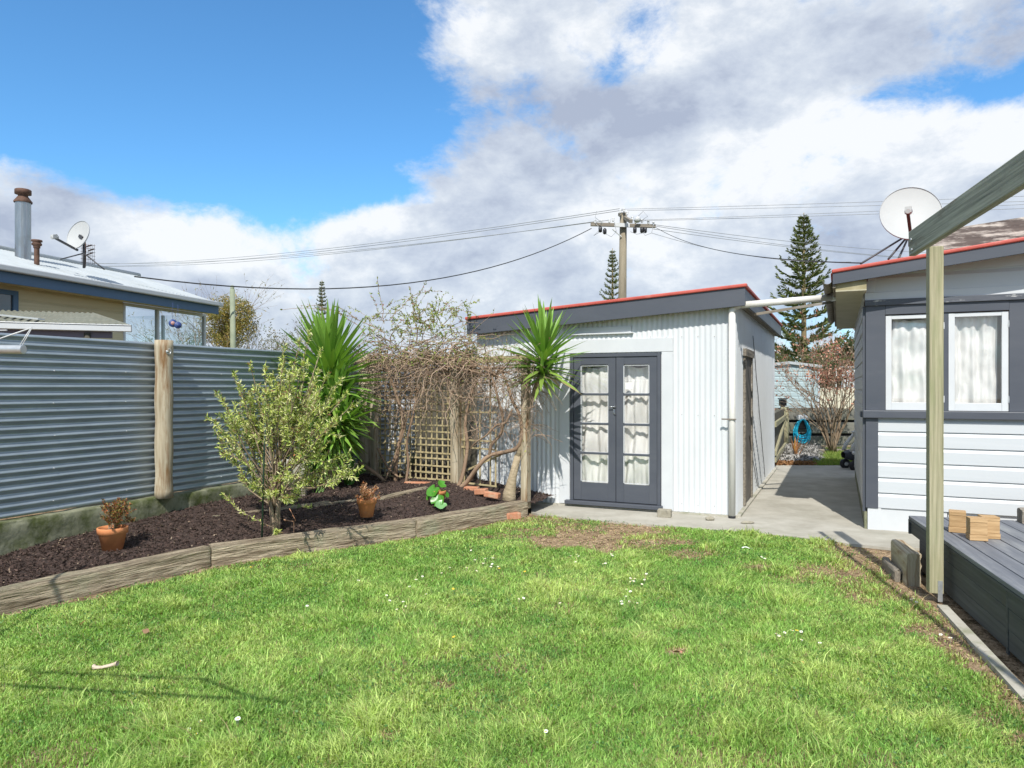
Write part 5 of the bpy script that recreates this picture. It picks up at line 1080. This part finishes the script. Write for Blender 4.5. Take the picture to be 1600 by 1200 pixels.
# ------------------------------------------------------------------ power pole and lines
PX,PYd=973,28.0
pb_=px(970,605,PYd); pb_.z=0; pt=px(974,333,PYd)
pp=thing('power_pole',pb_,'tall weathered timber power pole with crossarms behind the shed','power pole')
m=MB(); m.tube([pb_,pb_.lerp(pt,.5),pt],[.19,.165,.135],14,wob=.02); m.build('pole',M['polewood'],pp)
def arm(x0,y0,x1,y1,Y0,Y1,wd=.13): m=MB(); m.bar(px(x0,y0,Y0),px(x1,y1,Y1),wd,wd); return m.build('crossarm',M['weatherwood'],pp)
arm(923,350.5,1024,353.5,27.8,27.8,.125); arm(968,335,986,346,29.0,26.6,.12)
m=MB(); m.bar(px(960,351,27.7),px(984,352,27.7),.02,.15); m.build('arm_plate',M['ceramic'],pp)
m=MB(); m.bar(px(957,358,27.75),px(971,370,27.85),.04,.03); m.build('arm_brace',M['ceramic'],pp)
for (x,y) in ((930,346),(940,346),(952,345),(958,343),(993,346),(1003,345),(1013,347),(1021,349),(969,330),(975,328),(980,333),(988,341)):
    m=MB(); c=px(x,y,27.75); m.lathe([(.03,-.08),(.055,-.02),(.03,.0),(.055,.03),(.035,.07),(.0,.08)],c,10); m.build('insulator',M['ceramic'],pp)
for (x,y) in ((938,358),(945,361),(992,359),(1003,359),(1008,359)):
    m=MB(); c=px(x,y,27.7); m.lathe([(.02,-.13),(.07,-.10),(.075,.05),(.04,.10),(0,.12)],c,10); m.build('fuse_box',M['black'],pp)
m=MB(); c=px(996,343,27.6); m.lathe([(0,-.02),(.14,0),(.10,.08),(0,.10)],c,16,Vector((.3,-.6,-.5))); m.build('street_lamp',M['ceramic'],pp)
random.seed(8)
m=MB()
def span(p,q,sag,n=24): return [p.lerp(q,i/n)-UP*4*sag*(i/n)*(1-i/n) for i in range(n+1)]
for (a,b,c,d,e,f,g,h_) in ((930,348,938,358,928,368,941,360),(960,347,963,362,955,370,940,362),(1000,346,1012,338,1005,330,990,345),(1021,352,1018,364,1008,368,1003,360),(932,330,930,340,938,346,940,346),(985,362,995,366,1005,364,1010,360)):
    m=MB(); m.tube([px(a,b,27.7),px(c,d,27.6),px(e,f,27.6),px(g,h_,27.7)],.010,5); m.build('jumper_wire',M['galvwire'],pp)
def line(p,q,sag,r,label,mt='galvwire',nm='power_line'):
    m=MB(); m.tube(span(p,q,sag),r,5,cap=False); tag(m.build(nm,M[mt]),label,'power line','overhead power lines')
lft=[((968,326),(60,409)),((975,328),(60,413)),((952,344),(60,406)),((930,346),(60,411))]
for i,(a,b) in enumerate(lft): line(px(*a,27.75),px(*b,70),.9,.012,['topmost thin power line running left from the pole top','second thin power line running left just under the topmost','third thin power line running left from the crossarm','lowest thin power line running left from the crossarm tip'][i])
rgt=[((969,327),(1700,288)),((980,329),(1700,297)),((993,344),(1700,300)),((1003,345),(1700,307))]
for i,(a,b) in enumerate(rgt): line(px(*a,27.75),px(*a,27.75)+(px(*b,24)-px(*a,27.75))*3,.35,.0085,['topmost power line running right past the satellite dish','second power line running right past the satellite dish','third power line running right behind the satellite dish','fourth power line running right behind the satellite dish'][i])
for i,(a,b,Y,sg) in enumerate((((1022,351),(1500,377),45,.5),((1022,353),(1500,383),45,.6),((1021,358),(1500,388),45,.5))): line(px(*a,27.75),px(*a,27.75)+(px(*b,Y)-px(*a,27.75))*2,sg*1.6,.011,['upper of three slack lines running right to the house roof edge','middle of three slack lines running right to the house roof edge','lowest of three slack lines running right to the house roof edge'][i])
line(px(924,357,27.75),px(210,432,15.5),1.05,.016,'thick black service cable sagging from the pole to the left neighbour roof','wire','service_cable')
line(px(1024,355,27.75),px(1345,411,9.6),.30,.009,'thin service cable dropping right from the pole to the house eave','wire','service_cable')
line(px(1018,364,27.75),px(1330,409,30),.35,.009,'faint lower cable drooping right from the crossarm','galvwire','service_cable')
# ------------------------------------------------------------------ Norfolk pines
def pine(name,base,Ht,Rb,label,seed,levels=26,density=1.0,lo=.12,group='Norfolk pines beyond the yard'):
    random.seed(seed); base=Vector(base); t=thing(name,base,label,'tree',group); m=MB(); m.tube([base,base+UP*Ht*.5,base+UP*Ht],[Ht*.018,Ht*.011,.02],10); m.build('trunk',mat('pine_trunk_'+str(seed),(.20,.15,.08),(.32,.25,.14),rough=.9,bump=.3),t)
    m=MB(); P=[];D=[];L=[]
    z=lo
    while z<.985:
        rr=Rb*(1-z)**1.0*(1 if z>.25 else .9+.1*z/.25); nb=random.choice((4,5,5,6)); a0=rnd(0,6.28)
        for k in range(nb):
            a=a0+6.283*k/nb+rnd(-.2,.2); r_=rr*rnd(.72,1.12)+.08; d=Vector((math.cos(a),math.sin(a),0)); p0=base+UP*(Ht*z); rise=.30+.35*z+rnd(-.08,.08)
            pts=[p0+d*r_*t_+UP*(r_*(rise*t_*.4+rise*.6*t_*t_)) for t_ in (0,.25,.5,.75,1)]
            m.tube(pts,[.05*(r_/Rb)+.012,.04*(r_/Rb)+.01,.02,.015,.01],5,cap=False)
            nn=int((10+30*r_/Rb)*density)
            for j in range(nn):
                t_=.12+.88*(j/nn); i=min(int(t_*4),3); q=pts[i].lerp(pts[i+1],t_*4-i); sd=Vector((-d.y,d.x,0))*(1 if j%2 else -1)
                ln=(.30+.25*rnd(0,1))*(.5+.5*math.sin(math.pi*min(t_*.9+.1,1)))*(Rb/2.1)**.5*(.45+.55*min(1,r_/Rb*1.6))
                dd=(sd*rnd(.7,1)+d*rnd(.4,.9)+UP*rnd(.05,.6)); 
                for w_ in range(3): P.append(q+dd.normalized()*ln*.1*w_); D.append(dd+Vector((rnd(-.25,.25),rnd(-.25,.25),rnd(-.15,.3)))); L.append(ln*(1-.12*w_))
            for w_ in range(5): P.append(pts[-1]-d*.1); D.append(d+UP*.8+Vector((rnd(-.4,.4),rnd(-.4,.4),rnd(-.2,.4)))); L.append(.3*(Rb/2.1)**.5*(.5+.5*r_/Rb))
        z+= (1-z)*.066+.014+rnd(0,.008)
    m.build('branches',M['polewood'],t)
    P=np.array([tuple(x) for x in P]);D=np.array([tuple(x) for x in D]);L=np.array(L); n=len(P); c=np.array([.15,.19,.055])*RNG.uniform(.5,1.35,(n,1)); q=RNG.random(n)<.25; c[q]=np.array([.20,.23,.07])*RNG.uniform(.7,1.2,(q.sum(),1))
    leaves('foliage',P,D,L*.85,L*.20,M['needle'],c,t,fold=.5); print(name,n); return t
b=px(1256,605,38); b.z=0; pine('norfolk_pine',b,10.9,3.7,'large Norfolk pine with upswept tiered branches between the shed and the house',4,lo=.16,density=1.25)
b=px(957,605,58); b.z=0; pine('norfolk_pine',b,12.9,2.9,'slender Norfolk pine top rising behind the power pole above the shed roof',5,lo=.3,density=.9)
b=px(503,605,75); b.z=0; pine('norfolk_pine',b,12.9,2.6,'small distant Norfolk pine top showing above the large yucca',9,lo=.3,density=.9)
# ------------------------------------------------------------------ kowhai-like tree beyond fence, post, green bushes
def tree(name,base,Ht,crown,label,cols,seed,nleaf,L=(.05,.11),W=(.02,.04),r=.10,group=None,cat='tree',lean=0,kids=4,depth=4,spread=.9,stemn=1,mat_='leaf',tr='bark',trunkf=.35):
    """crown: (centre offset, radii)"""
    random.seed(seed); base=Vector(base); t=thing(name,base,label,cat,group); m=MB(); tips=[]; cc=base+Vector(crown[0]); cr_=Vector(crown[1])
    for s in range(stemn):
        a=rnd(0,6.28); d=Vector((math.cos(a)*(.10 if stemn==1 else .34)+lean,math.sin(a)*.3,1)); grow(m,tips,base+Vector((rnd(-.05,.05),rnd(-.05,.05),0))*(stemn>1),d,Ht*trunkf,r*(1 if stemn==1 else rnd(.6,1)),depth,.16,.03,kids,5,.45,.55,7)
    m.build('trunk',M[tr],t)
    P=[];D=[]
    while len(P)<nleaf:
        v=Vector((random.gauss(0,1),random.gauss(0,1),random.gauss(0,1))).normalized()*random.random()**.38; q=Vector((v.x*cr_.x,v.y*cr_.y,v.z*cr_.z))+cc
        if mnoise.noise(q*(1.9/max(cr_.x,.3)))+.25*mnoise.noise(q*5/max(cr_.x,.3))< -.02+.45*(v.length-.75): continue
        P.append(q); D.append(Vector((random.gauss(0,1),random.gauss(0,1),random.gauss(0,1)-.3)))
    P=np.array([tuple(x) for x in P]);D=np.array([tuple(x) for x in D])
    k=[p for p,_ in tips]; P2,D2=leafarr([(p,0) for p in k],3,.9) if k else (P[:0],D[:0]); P=np.concatenate([P,P2]);D=np.concatenate([D,D2]); n=len(P)
    c=np.array(cols)[RNG.integers(0,len(cols),n)]*RNG.uniform(.65,1.3,(n,1)); leaves('crown',P,D,RNG.uniform(*L,n),RNG.uniform(*W,n),M[mat_],c,t); return t
YW=24.0; b=px(358,605,YW); b.z=0
tree('weeping_tree',b,4.2,((.0,0,3.75),(.98,.9,1.0)),'round yellow brown tree with fine drooping twigs beyond the iron fence',[(.36,.26,.06),(.27,.25,.07),(.42,.31,.10),(.2,.21,.06)],12,9500,(.06,.16),(.015,.035),r=.12,trunkf=.42)
b=px(405,605,22); b.z=0; tree('bare_tree',b,3.2,((0,0,2.9),(.9,.6,.7)),'thin nearly leafless tree between the yellow brown tree and the big yucca',[(.14,.17,.06),(.2,.16,.08)],22,420,(.05,.09),(.02,.035),r=.06,trunkf=.38,depth=5,kids=4)
b=px(445,605,20); b.z=0; tree('flowering_bush',b,2.6,((0,0,1.95),(1.1,.6,.55)),'bush with creamy yellow flower clusters behind the fence top',[(.30,.32,.10),(.62,.55,.25),(.14,.20,.06)],33,2600,(.05,.09),(.03,.05),r=.05,cat='bush')
b=px(300,605,27); b.z=0; tree('bare_tree',b,3.6,((0,0,3.1),(1.0,.6,.9)),'grey green leafy tree seen through the glass porch',[(.13,.17,.08),(.18,.2,.11)],44,1500,(.06,.11),(.025,.04),r=.07,trunkf=.4)
m=MB(); b=px(366,605,17.5); b.z=0; tp=px(363,452,17.5); m.tube([b,tp],[.075,.06],12); m.lathe([(.045,0),(.05,.06),(.02,.10)],tp,8); tag(m.build('pale_pole',mat('pale_green_pole',(.19,.22,.15),(.28,.31,.22),rough=.8,bump=.2)),'pale green timber pole standing in front of the yellow brown tree','pole')
# far tree belt
BEL=[(560,80,6.0),(650,75,5.5),(740,80,6.2),(450,85,5.5),(1290,60,4.6),(1335,52,5.2),(1370,55,5.5),(1225,70,5.0),(1310,75,4.8)]
for i,(x,Y,h) in enumerate(BEL):
    b=px(x,605,Y); b.z=0; tree('far_tree',b,h,((0,0,h*.62),(h*.55,h*.5,h*.42)),'distant dark green bushy tree '+['behind the vine heap at left','behind the vine heap','behind the shed roof end','far beyond the iron fence','right of the garage roof','nearest to the house wall corner','hidden mostly by the house wall','left behind the garage roof','low between garage and house'][i],[(.05,.075,.03),(.075,.10,.04),(.10,.12,.05)],50+i,2600,(.25,.5),(.12,.25),r=.15,group='distant trees',kids=3,depth=2)
# ------------------------------------------------------------------ between shed and house: back garden
GY=24.0
ga=thing('garage',px(1235,640,GY),'pale blue green weatherboard garage with a low gabled roof behind the back fence','garage')
GO=Vector((px(1160,600,GY).x,GY,0)); gx=lambda x:(x-1160)/F*GY
def gz(y,Y=GY): return H+(HY-y)/F*Y
apx=gx(1232); 
def gtop(a): return gz(568)-.02-abs(a-apx)*.075*1.55
boards(GO,Vector((1,0,0)),Vector((0,-1,0)),0,gx(1268),0.2,3.2,.165,'weatherboards',parent=ga,ztop=gtop,nu=24,mt=M['garage'])
m=MB(); m.wallbox(GO,(1,0,0),(0,-1,0),gx(1268),gx(1278),0,gz(580),-.0,.03); m.build('end_panel',M['garage'],ga)
m=MB(); m.wallbox(GO,(1,0,0),(0,-1,0),gx(1277),gx(1279.5),0,gz(576),.0,.06); m.build('corner_board',M['white'],ga)
m=MB(); m.wallbox(GO,(1,0,0),(0,-1,0),-.3,apx,gtop(-.3)-.0,gtop(-.3)+.09,-.1,.12,gtop(apx),gtop(apx)+.09); m.wallbox(GO,(1,0,0),(0,-1,0),apx+.001,gx(1282),gtop(apx),gtop(apx)+.09,-.1,.12,gtop(gx(1282)),gtop(gx(1282))+.09); m.build('bargeboard',M['roofgrey'],ga)
m=MB(); m.wallbox(GO,(1,0,0),(0,1,0),-.3,apx,gtop(-.3)+.05,gtop(-.3)+.1,0,5,gtop(apx)+.05,gtop(apx)+.1); m.wallbox(GO,(1,0,0),(0,1,0),apx+.001,gx(1282),gtop(apx)+.05,gtop(apx)+.1,0,5,gtop(gx(1282))+.05,gtop(gx(1282))+.1); m.build('roof',M['oldroof'],ga)
m=MB(); m.wallbox(GO,(1,0,0),(0,1,0),0,gx(1278),0,gtop(0)-.05,.01,4.9); m.build('body',M['garage'],ga)
cf=thing('cream_fence',px(1310,630,26),'plain cream panel fence right of the garage','fence')
for k in range(7):
    x0=1281+k*14; m=MB(); O=Vector((px(x0,605,26).x,26,0)); m.wallbox(O,(1,0,0),(0,-1,0),0,.32,.3,gz(606,26),0,.03); m.build('panel',M['cream'] if False else mat('cream_panel_'+str(k),(.56,.52,.40),(.62,.58,.46),rough=.7,bump=.05),cf)
m=MB(); O=px(1318,640,33); O.z=0; m.wallbox(O,(1,0,0),(0,-1,0),-.1,2.2,0,H+.9,0,.1); m.wallbox(O,(1,0,0),(0,-1,0),-.15,2.3,H+.9,H+.96,-.1,.2); tag(m.build('white_building',M['white']),'glimpse of a plain white building wall behind the reddish shrub','building')
m=MB(); q=px(1306.5,605,30); q.z=0; m.tube([q,px(1306.5,576,30)],.03,8); tag(m.build('white_pole',M['pvc']),'thin white pole rising behind the reddish shrub','pole')
# back retaining fence of sleepers
BY=19.2; bk=thing('back_fence',px(1280,690,BY),'low dark timber fence of wide horizontal boards across the back of the yard','fence')
O=Vector((px(1226,605,BY).x,BY,0))
for (y0,y1,mt) in ((638,656,'darkwood'),(660,677,'darkwood'),(681,697,'darkwood')):
    m=MB(); m.wallbox(O,(1,0,0),(0,-1,0),-.3,3.2,gz(y1,BY),gz(y0,BY),0,.05); m.build('board',mat('back_board_'+str(y0),(.12,.12,.105),(.22,.215,.185),scale=4,stretch=(.3,1,2),rough=.9,bump=.4,c3=(.10,.11,.05),s3=2,t3=(.5,.75)),bk,bevel=.01)
m=MB(); m.wallbox(O,(1,0,0),(0,-1,0),-.3,3.2,gz(698,BY),gz(641,BY),-.08,-.04); m.build('backing',M['dark'],bk)
m=MB(); m.wallbox(O,(1,0,0),(0,-1,0),-.05,.75,gz(703,BY),gz(696,BY),.3,.42); m.wallbox(O,(1,0,0),(0,-1,0),.95,3.2,-.02,.10,.0,.1); m.build('footing',M['sleeper'],bk,bevel=.02)
m=MB(); m.wallbox(O,(1,0,0),(0,1,0),-.6,3.4,0,gz(642,BY)-.05,.1,5); tag(m.build('back_terrace',M['soil'],origin=O),kind='structure')
# wooden side gate with cross brace
gt=thing('timber_gate',px(1214,700,15.2),'mossy timber gate seen edge on at the far end of the shed','gate')
A=Vector((px(1209,605,14.6).x,14.6,0)); B=Vector((px(1226,605,18.6).x,18.6,0)); gd=(B-A).normalized(); gn=Vector((gd.y,-gd.x,0)); gl=(B-A).length
zt_g=gz(637,18.6)
m=MB()
m.wallbox(A,gd,gn,0,gl,.05,zt_g-.02,-.03,-.008); m.build('panel',M['darkwood'],gt)
for (a0,a1,z0,z1) in ((0,gl,zt_g-.28,zt_g-.18),(0,gl,.12,.22)):
    m=MB(); m.wallbox(A,gd,gn,a0,a1,z0,z1,.0,.05); m.build('rail',M['pine'],gt)
m=MB(); m.bar(A+gn*.03+UP*.3,A+gd*gl*.9+gn*.03+UP*(zt_g-.32),.05,.09,UP); m.build('brace',M['pine'],gt)
m=MB(); m.tube([B+gd*.05,B+gd*.05+UP*(zt_g+.02)],.10,10); m.build('gate_post',M['pine'],gt)
m=MB(); c=px(1223,629,18.7); m.box(c,(1,0,0),(0,1,0),UP,.16,.14,.16); m.box(c+UP*.10,(1,0,0),(0,1,0),UP,.2,.18,.03); m.box(c-UP*.12,(1,0,0),(0,1,0),UP,.10,.09,.08); tag(m.build('lantern',M['black'],bevel=.01),'small black box lantern on top of the gate post','lantern')
# hose
hs=thing('garden_hose',px(1253,702,BY-.25),'coiled bright cyan garden hose hanging on the dark back fence','hose'); HX=px(1253,605,BY-.15).x; HYd=BY-.14
random.seed(14)
for k in range(9):
    m=MB(); rx=.13+.022*(k%5)+rnd(0,.012); hz_=.42+.035*k+rnd(-.03,.03); top=gz(655,HYd); pts=[]
    for i in range(41):
        a=2*math.pi*i/40; wx_=math.sin(a)*rx*(1-.35*math.cos(a)) ; pts.append(Vector((HX+wx_+rnd(-.004,.004),HYd-.02-.022*(k%4)-.02*math.sin(a+k),top-hz_*(1-math.cos(a))/2)))
    m.tube(pts,.0135,8,cap=False); m.build('coil',M['cyan'],hs)
m=MB(); m.tube([Vector((HX-.12,HYd-.1,gz(700,HYd))),Vector((HX+.05,HYd-.12,gz(690,HYd))),Vector((HX+.17,HYd-.1,gz(676,HYd)))],.0135,8); m.build('hose_end',M['cyan'],hs)
m=MB(); m.box(Vector((HX,HYd-.02,gz(653,HYd))),(1,0,0),(0,1,0),UP,.26,.12,.10); m.tube([Vector((HX-.12+.02*k,HYd-.02,gz(651,HYd)+.03*math.sin(math.pi*k/12))) for k in range(13)],.03,8); tag(m.build('hose_hanger',M['gutter'],bevel=.02),'grey hose hanger bracket fixed to the back fence','bracket')
m=MB(); m.box(Vector((HX,HYd+.02,gz(664,HYd))),(1,0,0),(0,1,0),UP,.26,.04,.22); tag(m.build('hanger_plate',M['black'],bevel=.02),'black plate behind the coiled hose','plate')
# gravel heap and back lawn patch
m=MB(); gc=gnd(1245,716,0)
def heap(a,b):
    x0=gnd(1212+78*a,728,0).x; y=15.2+3.6*b; x=(1210+82*a-CX)/F*y; e=min(a,1-a,b*1.0,1-b*.6)*4; e=min(max(e,0),1); return Vector((x,y,-.02+.17*e+.04*mnoise.noise(Vector((x*7,y*7,0)))+.05*mnoise.noise(Vector((x*2,y*2,4)))))
m.grid(heap,60,70,False); tag(m.build('gravel_heap',M['gravel'],origin=gc),'heap of grey gravel in front of the back fence','gravel',kind='stuff')
n=2600; P=np.zeros((n,3)); 
for i in range(n): P[i]=heap(random.random(),random.random())
D=RNG.normal(size=(n,3)); cst=np.array([.34,.33,.32])*RNG.uniform(.3,1.4,(n,1)); ob=leaves('gravel_stones',P+np.array([0,0,.01]),D,RNG.uniform(.03,.07,n),RNG.uniform(.02,.05,n),M['dryleaf'],cst,fold=.6); tag(ob,'loose grey stones over the gravel heap','stones',kind='stuff')
n=16000; Y=RNG.uniform(14.9,18.9,n); X=(RNG.uniform(1272,1400,n)-CX)/F*Y; k=~((X<(1290-CX)/F*Y)&(Y>17.3)); X=X[k];Y=Y[k];n=len(X); P=np.stack([X,Y,np.zeros(n)],1); D=RNG.normal(size=(n,3))*.5; D[:,2]=1; c=np.array([.22,.33,.07])*RNG.uniform(.6,1.3,(n,1)); q=RNG.random(n)<.2; c[q]=np.array([.42,.40,.14])
ob=leaves('back_lawn_grass',P,D,RNG.uniform(.06,.13,n),RNG.uniform(.008,.014,n),M['grass'],c); tag(ob,'longer grass growing at the end of the concrete path','grass',kind='stuff')
sleeper((gnd(1283,712).x,17.9),(gnd(1345,712).x+.6,17.9),'grey timber edging under the reddish shrub at the back',.10,.12,'edging_board',cat='edging',mt='weatherwood')
n=1500; Y=RNG.uniform(14.95,15.5,n); X=(RNG.uniform(1212,1275,n)-CX)/F*Y; P=np.stack([X,Y,np.full(n,.02)+RNG.uniform(0,.04,n)],1); ob=leaves('leaf_litter',P,RNG.normal(size=(n,3))*np.array([1,1,.3]),RNG.uniform(.04,.09,n),RNG.uniform(.02,.04,n),M['dryleaf'],np.array([.34,.18,.08])*RNG.uniform(.5,1.4,(n,1))); tag(ob,'brown leaf litter along the end of the path','litter',kind='stuff')
clump(gnd(1240,712,.08)+Vector((-.1,-.4,0)),16,.55,.03,'dead orange brown stalk clump in front of the hose',[(.55,.30,.08),(.45,.22,.1)],6,.6,'dead_plant')
b=gnd(1302,703,.05); b.y=17.7; b.x=(1302-CX)/F*17.7
tree('red_shrub',b,3.0,((.10,0,2.0),(.78,.45,.66)),'many stemmed shrub with sparse reddish brown leaves by the back fence',[(.42,.17,.12),(.50,.25,.18),(.30,.11,.08),(.55,.38,.28)],61,1150,(.05,.09),(.025,.045),r=.030,stemn=13,cat='shrub',kids=3,depth=3,tr='greytwig',mat_='dryleaf',trunkf=.44)
# toy car
tc_=px(1330,737,14.3); tc_.z=0; ty=thing('toy_car',tc_+Vector((.25,0,0)),'black and white ride-on toy car with round white headlamps half hidden by the house corner','toy car')
def tcp(x,y,z): return Vector((tc_.x+x,tc_.y+y,z))
m=MB()
def body(a,b):
    th=2*math.pi*b; x=-.16+ 1.0*a; k=max(math.sin(math.pi*min(max(a,.02),.98)),.0)**.3; cz=.30; return tcp(x,.0,cz)+Vector((0,.21*math.copysign(abs(math.cos(th))**.6,math.cos(th))*k,.135*math.copysign(abs(math.sin(th))**.6,math.sin(th))*k))
m.grid(body,24,28); m.build('body',flat('toy_body',(.035,.04,.055)),ty)
for (x,y) in ((-.03,-.20),(.62,-.20),(-.03,.20),(.62,.20)):
    m=MB(); c=tcp(x,y,.105); m.lathe([(.0,-.04),(.06,-.045),(.095,-.035),(.105,0),(.095,.035),(.06,.045),(0,.04)],c,24,Vector((0,1,0))); wh=m.build('wheel',M['black'],ty); m=MB(); m.lathe([(0,.0),(.035,0),(.04,.012),(.015,.02),(0,.02)],c-Vector((0,.05,0)),16,Vector((0,-1,0))); m.build('hubcap',M['ceramic'],wh)
for s in (-.17,.17):
    m=MB(); m.tube([tcp(-.08,s,.38),tcp(-.03,s,.50),tcp(.10,s,.66),tcp(.16,s,.76)],[.04,.035,.03,.03],10); m.build('roof_pillar',M['pvc'],ty); m=MB(); m.tube([tcp(.62,s,.36),tcp(.60,s,.55),tcp(.52,s,.76)],[.035,.03,.03],10); m.build('roof_pillar',M['pvc'],ty)
m=MB(); m.grid(lambda a,b:tcp(.10+.48*a,(b-.5)*.42,.765+.035*math.sin(math.pi*a)*math.sin(math.pi*b)),12,10); m.build('roof',M['pvc'],ty,solid=.03)
for (x,z,r) in ((-.06,.36,.036),(.06,.36,.030),(.05,.455,.05)):
    m=MB(); m.lathe([(0,0),(r,0),(r*.8,.02),(0,.025)],tcp(x,-.232,z),16,Vector((-.25,-1,0))); m.build('headlamp',M['petal'],ty)
# shrub and post just out of frame at left that shade the fence foot
b=Vector((-4.75,4.35,0)); tree('leafy_shrub',b,2.0,((0,0,1.25),(.42,.45,.75)),'green leafy shrub at the fence just outside the left edge of the photo',[(.12,.19,.05),(.17,.25,.07)],71,5200,(.05,.09),(.02,.035),r=.03,stemn=5,cat='shrub',kids=3,depth=2)
